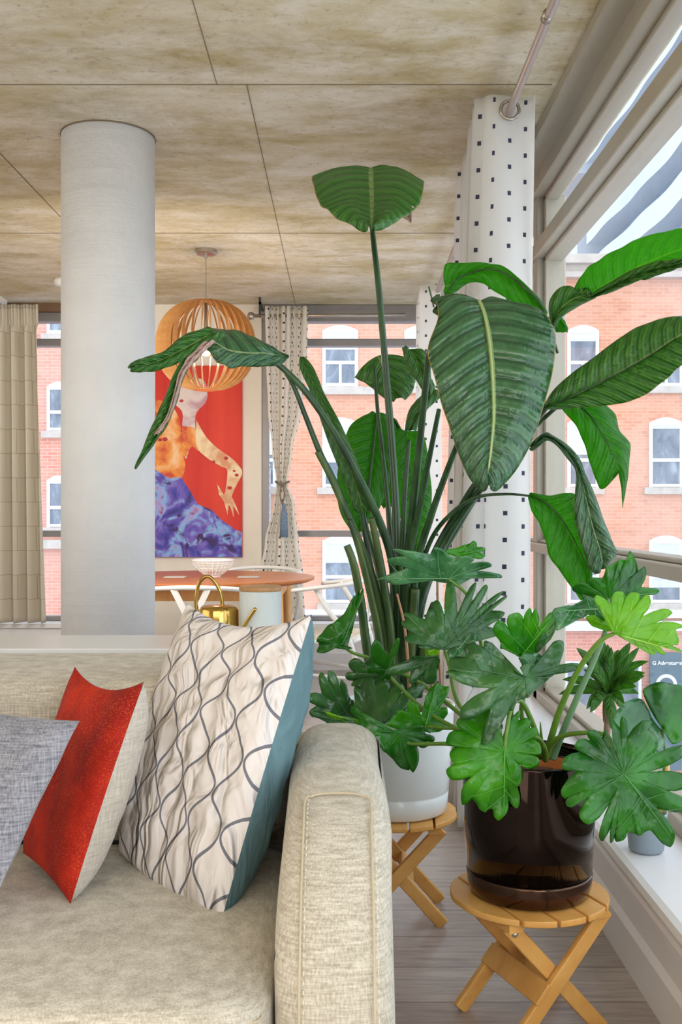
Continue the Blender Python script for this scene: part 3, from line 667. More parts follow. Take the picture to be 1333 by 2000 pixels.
# cushion block builder
def cushion(name, x0, x1, y0, y1, z0, z1, r, bulge=.02, seg=24, mat=M_linen, parent=sf, front=0):
    V = []; Fc = []; nx, ny = 40, 28
    def sgn(t, p): return math.copysign(abs(t)**p, t)
    # superellipsoid in grid form: top+bottom sheets joined
    cx, cy, cz = (x0+x1)/2, (y0+y1)/2, (z0+z1)/2; hx, hy, hz = (x1-x0)/2, (y1-y0)/2, (z1-z0)/2
    nu, nv = 96, 40
    for j in range(nv+1):
        ph = -PI/2+PI*j/nv
        for i in range(nu):
            th = 2*PI*i/nu; c1, s1 = math.cos(th), math.sin(th)
            e = .12; e2 = .22
            def P_(cn, ex): return math.copysign(abs(cn)**ex, cn)
            x = hx*P_(math.cos(ph), e2)*P_(c1, e*1.0); y = hy*P_(math.cos(ph), e2)*P_(s1, e*1.6); z = hz*P_(math.sin(ph), e2*1.2)
            if z > 0: z += bulge*(1-(x/hx)**2)*(1-(y/hy)**2)
            V.append(Vector((cx+x, cy+y, cz+z)))
    for j in range(nv):
        for i in range(nu): k = (i+1) % nu; Fc.append((j*nu+i, j*nu+k, (j+1)*nu+k, (j+1)*nu+i))
    return obj(name, (V, Fc), mat, parent, smooth=True)
obj('base', box(-2.0, X0+.002, 1.56, 2.42, .06, .27), M_linen, sf)
cushion('seat_cushion', -1.28, X0-.004, 1.475, 2.25, .24, .405, .05, .012)
obj('frame_back', box(-2.0, X1-.02, 2.30, 2.42, .06, .60), M_linen, sf); bev(sf.children[-1], .03, 4)
bk = cushion('back_cushion', -1.28, X0-.006, 2.19, 2.67, .40, .757, .05, .012)
obj('seam', tube([(-.86, 1.487, .372), (-.5, 1.483, .372), (-.16, 1.490, .372), (-.117, 1.55, .375), (-.110, 1.7, .375)], .0016, 6), M_seam, sf, smooth=True)
obj('stitching', stitch([(-.86, 1.484, .3775), (-.5, 1.480, .3775), (-.17, 1.487, .3775)]), M_stitch, sf, kind='stuff')
obj('stitching', stitch([(-1.0, 2.203, .720), (-.5, 2.200, .718), (-.16, 2.205, .720)], .014, .007), M_stitch, sf, kind='stuff')
for x in (-1.2, -.02): obj('foot', box(x-.03, x+.03, 1.62, 1.68, 0, .06), M_dark, sf)

# ------------------------------------------------------------------ pillows
def pillow(parent, corners, thick, front, back, name_f, name_b, pinch=.05, n=30, bulge_shift=0, wr=.004, fs=None, seed=0, tb=None, ears=0):
    A, B, D, E = [Vector(c) for c in corners]        # TL, TR, BR, BL
    nrm = ((B-A).cross(E-A)).normalized()
    if nrm.y > 0: nrm = -nrm
    ax = (B-A).length; ay = (E-A).length
    for nm, sgn_, mt, th in ((name_f, 1, front, thick), (name_b, -1, back, tb or thick)):
        V = []; UV = []; Fc = []
        for j in range(n+1):
            v_ = j/n
            for i in range(n+1):
                u_ = i/n; p = (A*(1-u_)+B*u_)*(1-v_)+(E*(1-u_)+D*u_)*v_
                a_, b_ = 2*u_-1, 2*v_-1
                # edges pull in between corners
                c_ = (A+B+D+E)/4
                pT, pR, pB, pL = pinch if isinstance(pinch, tuple) else (pinch,)*4
                pu = -(pR if a_ > 0 else pL)*(1-b_*b_)*a_*abs(a_)**3; pv = -(pB if b_ > 0 else pT)*(1-a_*a_)*b_*abs(b_)**3
                p = p+(B-A)*pu*.5+(E-A)*pv*.5
                h = (max(0, (1-a_**4))**.55)*(max(0, (1-b_**4))**.55)
                h *= (1-.12*(a_*a_+b_*b_)/2)
                wv = wr*(noise.noise(Vector((u_*9+seed, v_*3, 0)))+.7*noise.noise(Vector((u_*5+v_*14, seed+3, 1))))*(.3+h)
                p = p+nrm*sgn_*(th*h+ (wv if 0 < i < n and 0 < j < n else 0))
                V.append(p); UV.append((u_*ax, v_*ay))
        for j in range(n):
            for i in range(n):
                a0 = j*(n+1)+i; q_ = (a0, a0+1, a0+n+2, a0+n+1); Fc.append(q_ if sgn_ > 0 else q_[::-1])
        o = obj(nm, (V, Fc), mt, parent, smooth=True, uv=UV)
    # edge piping
    edge = []
    return nrm
M_grayp = fabric('grey_tweed', sr(100, 102, 112), sr(160, 160, 168), 330, .95, .8)
m = N('orange_red_glint_cloth'); v = m.co(); vo = m.n('ShaderNodeTexVoronoi'); m.l(v, vo.inputs['Vector']); vo.inputs['Scale'].default_value = 330
sp = m.ramp(vo.outputs['Distance'], [(.18, (1, 1, 1)), (.34, (0, 0, 0))]); nz = m.noise(v, 7, 3)
c = m.mix(m.ma('MULTIPLY', sp, m.ramp(nz, [(.35, (.15, .15, .15)), (.65, (.8, .8, .8))])), m.ramp(m.noise(v, 9, 4), [(.35, sr(140, 16, 8)), (.65, sr(196, 38, 14))]), sr(236, 112, 36))  # orange specks are glints painted into the red cloth colour
m.base(c, .75, 0, .3); m.bump(vo.outputs['Distance'], .5, .002); M_redp = m.m
M_natp = fabric('natural_linen_back', sr(172, 164, 152), sr(204, 196, 184), 300)
m = N('white_ogee_cotton'); tc = m.n('ShaderNodeTexCoord'); se = m.n('ShaderNodeSeparateXYZ'); m.l(tc.outputs['UV'], se.inputs[0])
u = m.ma('DIVIDE', m.ma('ADD', se.outputs[0], .012), .047); v_ = m.ma('DIVIDE', se.outputs[1], .125)
sn = m.ma('MULTIPLY', m.ma('SINE', m.ma('MULTIPLY', v_, 2*PI)), .44)
ua = m.ma('DIVIDE', m.ma('SUBTRACT', u, sn), 2); ub = m.ma('DIVIDE', m.ma('ADD', m.ma('ADD', u, sn), 1), 2)
da = m.ma('ABSOLUTE', m.ma('SUBTRACT', m.ma('FRACT', ua), .5)); db = m.ma('ABSOLUTE', m.ma('SUBTRACT', m.ma('FRACT', ub), .5))
cs = m.ma('COSINE', m.ma('MULTIPLY', v_, 2*PI)); thr = m.ma('MULTIPLY', m.ma('SQRT', m.ma('ADD', 1, m.ma('MULTIPLY', m.ma('MULTIPLY', cs, cs), 1.1))), .026)
ln = m.ma('LESS_THAN', m.ma('MINIMUM', da, db), thr)
c = m.mix(ln, sr(224, 216, 211), sr(116, 116, 124))
# teal border strip printed along the open edge
c = m.mix(m.ma('GREATER_THAN', se.outputs[0], 10), c, sr(90, 120, 125))
m.base(c, .85, 0, .2); n5 = m.noise(m.co('Object', (1.2, 1.2, .35), (0, .6, 0)), 13, 2, .4, 1.6); m.bump(n5, 1.0, .04); M_ogee = m.m
m = N('teal_cotton'); n5 = m.noise(m.co('Object', (1, 1, .4)), 14, 4, .6, .8); m.base(m.ramp(n5, [(.3, sr(84, 112, 118)), (.7, sr(108, 138, 144))]), .85, 0, .2); m.bump(n5, .6, .02); M_teal = m.m

pp = empty('patterned_pillow', tuple(at(430, 1790, 1.87)), label='large white pillow with grey ogee lines and teal back leaning on the sofa arm', cat='pillow')
pillow(pp, [at(366, 1178, 2.27), at(610, 1200, 2.03), at(432, 1800, 1.82), at(232, 1660, 2.10)], .050, M_ogee, M_teal, 'patterned_front', 'teal_back', (.15, .02, -.06, -.10), 70, wr=.010, seed=4, tb=.15)
rp = empty('red_pillow', tuple(at(140, 1760, 1.85)), label='orange red shimmering pillow with natural linen back in the middle of the sofa', cat='pillow')
pillow(rp, [at(146, 1302, 2.15), at(282, 1331, 1.93), at(138, 1766, 1.84), at(44, 1665, 2.06)], .035, M_redp, M_natp, 'red_front', 'linen_back', (.16, .04, .04, .0), 40, wr=.003, seed=9, tb=.085)
gp = empty('grey_pillow', tuple(at(-30, 1735, 1.72)), label='grey tweed pillow at the left edge of the photo', cat='pillow')
pillow(gp, [at(-230, 1330, 1.98), at(156, 1408, 1.76), at(-5, 1748, 1.68), at(-400, 1680, 1.86)], .055, M_grayp, M_grayp, 'front', 'back', (.10, .03, .06, .06), 36, wr=.003, seed=2, tb=.05)

# ------------------------------------------------------------------ stools
M_bam = wood('bamboo', sr(206, 146, 70), sr(228, 176, 100), (5, 5, 5), .42)
M_bolt = plain('steel_bolt', sr(190, 190, 190), .3, .9)
def make_stool(**k):
    t = empty('folding_stool', (0, 0, 0), **k); Rr = .172; n = 5; w_ = 2*Rr/n
    top = .29
    for i in range(n):
        x0, x1 = -Rr+i*w_+.003, -Rr+(i+1)*w_-.003; pts = []
        m_ = 12
        for q_ in range(m_+1): x = x0+(x1-x0)*q_/m_; pts.append((x, math.sqrt(max(0.0, Rr*Rr-x*x))))
        pts += [(x, -y) for x, y in reversed(pts)]
        pts = [p for z_, p in enumerate(pts) if z_ == 0 or (abs(p[0]-pts[z_-1][0])+abs(p[1]-pts[z_-1][1])) > 1e-5]
        nn = len(pts); V = [Vector((x, y, z)) for z in (top-.014, top) for x, y in pts]
        bev(obj('slat', (V, [tuple(range(nn-1, -1, -1)), tuple(range(nn, 2*nn))]+[(a_, (a_+1) % nn, nn+(a_+1) % nn, nn+a_) for a_ in range(nn)]), M_bam, t), .002, 1)
    for y in (-.105, .105):
        s_ = 1 if y > 0 else -1
        bev(obj('leg', beam((.125, y, top-.02), (-.115, y, .004), .034, .018, (0, 1, 0)), M_bam, t), .003, 1)
        bev(obj('leg', beam((-.105, y-s_*.020, top-.03), (.13, y-s_*.020, .004), .034, .018, (0, 1, 0)), M_bam, t), .003, 1)
        obj('bolt', xf(lathe([(.007, -.003), (.008, 0), (.004, .004), (0, .005)], seg=16), Matrix.Translation((-.093, y-s_*.020-.010*1, top-.045)) @ Matrix.Rotation(PI/2, 4, 'X')), M_bolt, t, True)
    for (x, z, dx, dz) in ((.105, top-.028, .02, .012), (-.105, top-.028, .02, .012)):
        obj('cross_rail', box(x-.017, x+.017, -.12, .12, top-.032, top-.014), M_bam, t)
    bev(obj('stretcher', beam((-.035, -.115, .115), (-.035, .115, .115), .05, .014, (.75, 0, -.65)), M_bam, t), .002, 1)
    bev(obj('stretcher', beam((.03, -.085, .125), (.03, .085, .125), .05, .014, (.75, 0, .65)), M_bam, t), .002, 1)
    return t
st0 = make_stool(label='folding bamboo stool carrying the shiny black pot', cat='stool', group='folding bamboo stools')
st0.location = (.412, 2.245, 0); st0.rotation_euler = (0, 0, math.radians(22))
dup(st0, (.152, 2.86, 0), math.radians(-3), label='folding bamboo stool carrying the white pot beside the sofa arm', cat='stool', group='folding bamboo stools')

# ------------------------------------------------------------------ plant materials
def leafmat(name, dark, mid, rib, back, freq=95, trans=.32, rough=.28, midw=.022, yellow=0):
    m = N(name); tc = m.n('ShaderNodeTexCoord'); se = m.n('ShaderNodeSeparateXYZ'); m.l(tc.outputs['UV'], se.inputs[0])
    u = m.ma('ABSOLUTE', m.ma('SUBTRACT', se.outputs[0], .5)); vv = m.ma('SUBTRACT', se.outputs[1], m.ma('MULTIPLY', u, .10))
    nz = m.noise(tc.outputs['UV'], 7, 4)
    wv = m.ma('SINE', m.ma('ADD', m.ma('MULTIPLY', vv, freq*2*PI/3), m.ma('MULTIPLY', nz, 7)))
    fine = m.ma('SINE', m.ma('MULTIPLY', vv, freq*2*PI))
    h = m.ma('ADD', m.ma('MULTIPLY', wv, .35), m.ma('MULTIPLY', fine, .15)); hh = m.ma('ADD', m.ma('MULTIPLY', h, .8), .5)
    c = m.mix(hh, dark, mid)
    mr = m.ma('SUBTRACT', 1, m.ma('DIVIDE', u, midw), clamp=True)
    c = m.mix(m.ma('GREATER_THAN', mr, .05), c, rib)
    c = m.mix(m.ma('MULTIPLY', m.ma('GREATER_THAN', u, .492), .8), c, sr(170, 150, 50))
    m.base(c, rough, 0, .7)
    m.bump(h, .8, .006)
    tl = m.n('ShaderNodeBsdfTranslucent'); m.l(m.mix(.75, c, back), tl.inputs[0]); mx = m.n('ShaderNodeMixShader'); mx.inputs[0].default_value = trans
    m.l(m.b.outputs[0], mx.inputs[1]); m.l(tl.outputs[0], mx.inputs[2]); m.l(mx.outputs[0], m.out.inputs[0]); return m.m
M_bop = leafmat('paradise_leaf', sr(30, 88, 22), sr(78, 140, 48), sr(140, 168, 94), sr(90, 170, 20))
M_bop2 = leafmat('paradise_leaf_backlit', sr(36, 100, 14), sr(70, 140, 24), sr(120, 160, 60), sr(130, 230, 16), 95, .62, .35)  # same leaf seen backlit: the glow is put into brighter greens and translucency
M_bopd = leafmat('paradise_leaf_sky_sheen', sr(24, 68, 38), sr(76, 124, 78), sr(150, 172, 118), sr(60, 120, 40), 80, .15, .22)  # bluish green: sky sheen on the leaf put into its colour
M_under = leafmat('paradise_leaf_underside', sr(196, 150, 140), sr(226, 196, 184), sr(236, 214, 200), sr(120, 140, 60), 110, .2, .5)
M_pet = N('petiole_green'); nz = M_pet.noise(M_pet.co('Object', (1, 1, .15)), 40, 4); M_pet.base(M_pet.ramp(nz, [(.35, sr(22, 52, 26)), (.65, sr(48, 84, 42))]), .32); M_pet = M_pet.m
M_pet2 = N('petiole_base'); nz = M_pet2.noise(M_pet2.co('Object', (1, 1, .12)), 30, 4); M_pet2.base(M_pet2.ramp(nz, [(.35, sr(34, 68, 30)), (.65, sr(84, 104, 50))]), .38); M_pet2 = M_pet2.m
M_soil = plain('bark_soil', sr(92, 56, 40), .95, var=.4, sc=60, bump=.8)
def philo(name, dark, mid, vein, back, trans=.35, rough=.3):
    m = N(name); tc = m.n('ShaderNodeTexCoord'); se = m.n('ShaderNodeSeparateXYZ'); m.l(tc.outputs['UV'], se.inputs[0])
    fu = m.ma('ABSOLUTE', m.ma('SUBTRACT', m.ma('FRACT', m.ma('ADD', se.outputs[0], .5)), .5))
    r_ = se.outputs[1]
    vl = m.ma('LESS_THAN', m.ma('MULTIPLY', fu, m.ma('ADD', r_, .05)), m.ma('MULTIPLY', m.ma('SUBTRACT', 1.05, r_), .020))
    nz = m.noise(m.co(), 11, 3); c = m.ramp(nz, [(.34, dark), (.64, mid)])
    m.base(c, rough-.04, 0, .65)
    m.bump(nz, .6, .03)
    tl = m.n('ShaderNodeBsdfTranslucent'); m.l(m.mix(.8, c, back), tl.inputs[0]); mx = m.n('ShaderNodeMixShader'); mx.inputs[0].default_value = trans
    m.l(m.b.outputs[0], mx.inputs[1]); m.l(tl.outputs[0], mx.inputs[2]); m.l(mx.outputs[0], m.out.inputs[0]); return m.m
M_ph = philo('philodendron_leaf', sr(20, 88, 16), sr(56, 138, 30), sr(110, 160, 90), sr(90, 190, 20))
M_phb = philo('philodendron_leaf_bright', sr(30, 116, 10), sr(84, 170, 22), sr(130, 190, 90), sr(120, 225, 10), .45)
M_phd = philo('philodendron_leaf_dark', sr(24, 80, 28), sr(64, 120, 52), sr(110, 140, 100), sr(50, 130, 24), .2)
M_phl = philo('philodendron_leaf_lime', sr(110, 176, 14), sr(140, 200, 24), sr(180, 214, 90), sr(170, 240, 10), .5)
M_phs = philo('philodendron_leaf_sheen', sr(40, 100, 52), sr(90, 150, 96), sr(150, 184, 150), sr(60, 150, 40), .15, .18)  # paler grey-green: whitish gloss highlights put into the leaf colour
M_phpet = plain('philodendron_petiole', sr(96, 136, 44), .4, var=.2, sc=30)

# ------------------------------------------------------------------ bird of paradise
WX, WY = .155, 2.86
bp = empty('potted_bird_of_paradise', (WX, WY, .29), label='tall plant with huge paddle leaves in a white pot beside the sofa arm', cat='potted plant')
M_pot = plain('glossy_white_pot', sr(226, 230, 228), .18, var=.02)
obj('pot', lathe([(.128, .2905), (.140, .298), (.1455, .348), (.1435, .350), (.1455, .353), (.152, .45), (.160, .57), (.163, .585), (.160, .59), (.152, .588), (.150, .56), (.12, .55), (0, .55)], WX, WY, 96), M_pot, bp, smooth=True)
m_ = obj('soil', lathe([(.151, .556), (.10, .566), (0, .57)], WX, WY, 48), M_soil, bp, smooth=True)
def catm(vals, t):
    n = len(vals)-1; x = t*n; i = min(int(x), n-1); f = x-i
    p0, p1, p2, p3 = vals[max(i-1, 0)], vals[i], vals[i+1], vals[min(i+2, n)]
    return 0.5*((2*p1)+(p2-p0)*f+(2*p0-5*p1+4*p2-p3)*f*f+(3*p1-p0-3*p2+p3)*f**3)
def blade(rows, mat, parent=bp, nl=44, nw=9, bulge=.012, name='leaf', ruffle=.004, seed=0, thick=.0011):
    """rows: (L, M, R, Y or (YL, YM, YR)) along the midrib; pixel pairs located at their own depth"""
    LL, MM, RR_ = [], [], []
    for r in rows:
        Y = r[3] if isinstance(r[3], tuple) else (r[3],)*3
        LL.append(at(*r[0], Y[0])); MM.append(at(*r[1], Y[1])); RR_.append(at(*r[2], Y[2]))
    ln = sum((a_-b_).length for a_, b_ in zip(MM, MM[1:]))
    V = []; UV = []; Fc = []
    for j in range(nl+1):
        t = j/nl; L, M_, R_ = catm(LL, t), catm(MM, t), catm(RR_, t)
        nr = (R_-L).cross(catm(MM, min(1, t+.05))-catm(MM, max(0, t-.05)))
        nr = nr.normalized() if nr.length > 1e-9 else Vector((0, -1, 0))
        if nr.y > 0: nr = -nr
        for i in range(-nw, nw+1):
            s_ = abs(i)/nw; E = L if i < 0 else R_
            p = M_.lerp(E, s_) + nr*(bulge*math.sin(PI*s_)) + nr*ruffle*s_*noise.noise(Vector((t*10, i*.3, seed)))*2
            V.append(p); UV.append((.5+i/nw*.5, t*ln))
    k = 2*nw+1
    for j in range(nl):
        for i in range(k-1): a_ = j*k+i; Fc.append((a_, a_+1, a_+k+1, a_+k))
    o = obj(name, (V, Fc), mat, parent, smooth=True, uv=UV)
    s_ = o.modifiers.new('t', 'SOLIDIFY'); s_.thickness = thick; s_.offset = 0
    mid = [catm(MM, t/20) for t in range(1, 19)]
    return o
def stem(pts, r, mat=M_pet, parent=bp, name='petiole'):
    if parent is bp: r = [q_*.86 for q_ in r] if isinstance(r, list) else r*.86
    return obj(name, tube([at(*p) for p in pts], r, 10, True, 8), mat, parent, smooth=True)
# A top umbrella leaf
blade([((640, 349), (725, 328), (790, 345), (2.96, 2.96, 2.96)), ((611, 345), (725, 338), (826, 349), (2.93, 2.93, 2.93)), ((614, 366), (726, 362), (828, 364), (2.84, 2.88, 2.84)),
       ((622, 392), (727, 390), (822, 392), (2.78, 2.82, 2.78)), ((630, 404), (727, 410), (806, 414), (2.74, 2.76, 2.74)), ((652, 420), (727, 430), (786, 424), (2.70, 2.70, 2.70)),
       ((690, 445), (726, 445), (762, 441), (2.66, 2.66, 2.66)), ((718, 453), (725, 454), (732, 453), (2.64, 2.64, 2.64))], M_bop, seed=1, bulge=.02)
blade([((790, 414), (797, 412), (806, 405), 2.77), ((786, 424), (796, 420), (812, 405), 2.76), ((797, 430), (801, 430), (806, 425), 2.76), ((802, 436), (803, 436), (805, 433), 2.76)], M_under, nl=8, seed=2)
stem([(725, 335, 2.97), (727, 400, 2.97), (729, 460, 2.95), (740, 560, 2.93), (752, 700, 2.91), (765, 860, 2.9), (775, 1040, 2.88), (774, 1240, 2.86), (772, 1370, 2.86)], [.007, .016])
# B left drooping leaf
blade([((561, 693), (565, 697), (562, 700), 2.70), ((540, 683), (545, 694), (546, 713), 2.69), ((515, 668), (517, 690), (508, 716), (2.69, 2.66, 2.66)), ((480, 652), (482, 690), (478, 716), (2.69, 2.63, 2.63)), ((445, 643), (448, 685), (450, 719), (2.69, 2.61, 2.60)),
       ((415, 640), (425, 672), (427, 708), (2.68, 2.6, 2.59)), ((400, 640), (408, 660), (404, 685), (2.66, 2.6, 2.6))], M_bopd, seed=3, bulge=.008)
blade([((402, 640), (420, 650), (441, 657), 2.62), ((370, 650), (395, 662), (408, 679), 2.60), ((345, 665), (358, 682), (368, 699), 2.57), ((318, 687), (322, 700), (332, 716), 2.54), ((280, 698), (290, 712), (298, 725), 2.51), ((256, 710), (262, 718), (270, 728), 2.49), ((250, 718), (250, 720), (253, 725), 2.48)], M_bop, seed=4)
blade([((398, 668), (402, 674), (405, 680), 2.60), ((362, 690), (372, 700), (385, 702), 2.58), ((338, 735), (348, 742), (360, 735), 2.56), ((318, 785), (332, 795), (346, 785), 2.55), ((298, 830), (312, 845), (325, 833), 2.54), ((280, 872), (290, 882), (300, 868), 2.53), ((264, 916), (265, 917), (266, 916), 2.52)], M_bop, seed=5)
blade([((398, 672), (410, 672), (422, 668), 2.595), ((372, 695), (380, 700), (392, 694), 2.575), ((350, 728), (356, 732), (362, 728), 2.555), ((340, 770), (344, 772), (349, 768), 2.545), ((326, 815), (330, 818), (335, 812), 2.535), ((302, 852), (310, 850), (316, 842), 2.525)], M_under, seed=6, name='leaf_underside')
stem([(536, 706, 2.69), (560, 726, 2.70), (600, 768, 2.71), (650, 840, 2.74), (700, 930, 2.78), (738, 1010, 2.81), (765, 1090, 2.84), (778, 1200, 2.86), (776, 1340, 2.86)], [.0085, .016])
stem([(548, 714, 2.72), (572, 750, 2.72), (600, 820, 2.74), (628, 890, 2.76), (655, 945, 2.79), (700, 1060, 2.82), (740, 1200, 2.84), (760, 1350, 2.86)], [.006, .015])
# C big front leaf
blade([((851, 583), (938, 588), (990, 592), (2.52, 2.52, 2.54)), ((856, 620), (946, 612), (1048, 604), (2.47, 2.48, 2.5)), ((836, 682), (955, 655), (1082, 642), (2.44, 2.44, 2.46)), ((848, 735), (961, 708), (1085, 690), (2.41, 2.41, 2.43)),
       ((862, 785), (964, 762), (1076, 745), (2.39, 2.39, 2.41)), ((878, 835), (965, 815), (1060, 800), (2.38, 2.37, 2.39)), ((896, 885), (961, 865), (1040, 862), (2.37, 2.35, 2.38)), ((915, 930), (956, 905), (1006, 922), (2.36, 2.34, 2.37)), ((940, 958), (952, 925), (972, 958), (2.35, 2.34, 2.36)), ((950, 958), (952, 945), (958, 955), (2.34, 2.34, 2.34))], M_bopd, seed=7, bulge=.016, nl=60)
blade([((852, 576), (855, 582), (860, 596), 2.53), ((853, 578), (858, 600), (862, 622), 2.52), ((900, 585), (905, 603), (905, 616), 2.515), ((935, 590), (938, 600), (940, 606), 2.52)], M_bopd, seed=8, nl=12)
obj('midrib', tube([at(*p) for p in [(936, 588, 2.513), (946, 612, 2.472), (955, 655, 2.431), (961, 708, 2.401), (964, 762, 2.381), (965, 815, 2.361), (961, 865, 2.341), (955, 915, 2.332)]], [.0045, .002], 8), plain('pale_midrib', sr(160, 180, 116), .4), bp, smooth=True)
stem([(864, 610, 2.55), (846, 680, 2.58), (838, 700, 2.6), (822, 850, 2.7), (806, 1000, 2.78), (792, 1120, 2.83), (785, 1330, 2.86)], [.007, .015])
stem([(848, 600, 2.54), (842, 575, 2.54), (838, 560, 2.53)], .0025)
# D arched leaf behind
blade([((870, 517), (870, 560), (872, 581), 2.72), ((878, 514), (884, 556), (888, 572), 2.71), ((905, 513), (905, 540), (912, 555), 2.70), ((945, 513), (945, 529), (940, 552), 2.68), ((982, 521), (978, 532), (966, 568), (2.68, 2.66, 2.66)), ((1010, 540), (1006, 549), (1000, 588), 2.64), ((1038, 566), (1034, 573), (1030, 602), 2.62), ((1060, 590), (1056, 597), (1055, 620), 2.60), ((1070, 612), (1070, 616), (1068, 628), 2.58)], M_bop2, seed=9)
stem([(870, 578, 2.715), (884, 555, 2.69), (905, 539, 2.685), (945, 527, 2.665), (978, 530, 2.645), (1006, 547, 2.625), (1034, 571, 2.605), (1056, 594, 2.59), (1075, 640, 2.58), (1090, 690, 2.58)], [.002, .004], name='midrib')
blade([((1075, 622), (1085, 620), (1100, 622), 2.62), ((1082, 640), (1095, 638), (1108, 636), 2.62), ((1088, 650), (1098, 650), (1110, 650), 2.62)], M_bop2, nl=8, seed=10)
stem([(1070, 620, 2.58), (1062, 720, 2.58), (1010, 850, 2.66), (930, 945, 2.72), (880, 1030, 2.78), (830, 1130, 2.82), (800, 1250, 2.85), (790, 1340, 2.86)], [.007, .015])
# E upper right leaf
blade([((1078, 627), (1082, 630), (1088, 634), 2.54), ((1073, 590), (1090, 610), (1100, 618), 2.52), ((1094, 562), (1118, 585), (1128, 600), (2.50, 2.49, 2.5)), ((1122, 560), (1148, 576), (1155, 586), (2.48, 2.46, 2.47)), ((1150, 578), (1158, 580), (1172, 578), 2.45)], M_bop, seed=11, nl=20)
blade([((1122, 562), (1150, 578), (1156, 579), 2.47), ((1140, 533), (1172, 562), (1178, 570), (2.48, 2.44, 2.44)), ((1170, 508), (1204, 545), (1212, 560), (2.46, 2.41, 2.40)), ((1215, 482), (1240, 525), (1250, 545), (2.42, 2.37, 2.36)), ((1265, 461), (1284, 506), (1292, 530), (2.37, 2.32, 2.31)), ((1320, 449), (1330, 488), (1335, 516), (2.31, 2.26, 2.25)), ((1375, 446), (1378, 470), (1378, 498), (2.25, 2.20, 2.20)), ((1410, 452), (1412, 460), (1412, 475), 2.16)], M_bop2, seed=12, nl=50, bulge=.006)
blade([((1152, 577), (1156, 579), (1158, 581), 2.445), ((1190, 553), (1196, 562), (1200, 569), 2.41), ((1232, 529), (1242, 540), (1250, 548), 2.36), ((1280, 512), (1290, 522), (1300, 534), 2.31), ((1325, 503), (1335, 512), (1342, 520), 2.25), ((1380, 492), (1385, 500), (1388, 505), 2.2)], M_bop, seed=13, ruffle=.01)
stem([(1082, 628, 2.54), (1110, 606, 2.53), (1150, 580, 2.465)], [.006, .003], name='midrib')
stem([(1082, 628, 2.54), (1070, 700, 2.56), (1045, 800, 2.62), (960, 910, 2.7), (905, 985, 2.76), (850, 1080, 2.8), (808, 1200, 2.84), (795, 1340, 2.86)], [.007, .015])
# F right middle leaf
blade([((1066, 788), (1067, 797), (1068, 800), 2.50), ((1090, 753), (1112, 777), (1126, 797), (2.49, 2.47, 2.46)), ((1135, 717), (1168, 750), (1195, 791), (2.47, 2.44, 2.42)), ((1190, 675), (1222, 722), (1252, 776), (2.44, 2.40, 2.37)), ((1245, 641), (1274, 692), (1300, 742), (2.40, 2.35, 2.32)), ((1300, 622), (1322, 660), (1338, 708), (2.34, 2.29, 2.27)), ((1350, 618), (1362, 638), (1368, 668), (2.27, 2.24, 2.23)), ((1385, 632), (1388, 637), (1389, 642), 2.2)], M_bop, seed=14, nl=54)
stem([(1067, 797, 2.505), (1112, 777, 2.463), (1168, 750, 2.433), (1222, 722, 2.393), (1274, 692, 2.343), (1322, 660, 2.283)], [.004, .0015], name='midrib')
stem([(1067, 797, 2.505), (1030, 845, 2.6), (960, 930, 2.68), (900, 1010, 2.76), (850, 1100, 2.8), (815, 1200, 2.84), (800, 1340, 2.86)], [.007, .014])
# G hanging leaf at right
blade([((1098, 797), (1130, 792), (1185, 792), 2.60), ((1122, 826), (1155, 815), (1204, 812), (2.6, 2.58, 2.6)), ((1140, 862), (1175, 845), (1212, 842), (2.59, 2.57, 2.59)), ((1150, 895), (1192, 876), (1231, 866), (2.58, 2.56, 2.58)), ((1160, 925), (1204, 902), (1230, 900), (2.57, 2.55, 2.57)), ((1174, 955), (1209, 915), (1226, 940), (2.56, 2.55, 2.56)), ((1190, 945), (1210, 920), (1220, 975), 2.55), ((1204, 925), (1208, 922), (1216, 992), 2.55)], M_bop2, seed=15, nl=40)
stem([(1130, 792, 2.60), (1155, 813, 2.578), (1175, 843, 2.568), (1192, 874, 2.558), (1207, 910, 2.548)], [.003, .0012], name='midrib')
stem([(1130, 792, 2.60), (1100, 788, 2.62), (1050, 830, 2.66), (980, 900, 2.7), (900, 1020, 2.78), (830, 1160, 2.84), (805, 1340, 2.86)], [.004, .013])
# H twisted leaf
blade([((1036, 866), (1038, 873), (1041, 881), 2.58), ((1052, 853), (1054, 862), (1056, 872), 2.56), ((1068, 845), (1070, 851), (1072, 860), 2.54), ((1095, 858), (1096, 866), (1094, 876), 2.52), ((1118, 878), (1116, 888), (1114, 900), 2.50), ((1134, 898), (1130, 912), (1126, 922), 2.49), ((1146, 930), (1138, 940), (1125, 950), 2.48), ((1166, 975), (1148, 985), (1123, 1000), 2.47),
       ((1182, 1020), (1160, 1035), (1132, 1050), 2.46), ((1198, 1060), (1172, 1072), (1145, 1088), 2.45), ((1206, 1082), (1176, 1095), (1152, 1110), 2.44), ((1190, 1104), (1174, 1112), (1166, 1122), 2.44)], M_bopd, seed=16, nl=60, ruffle=.006)
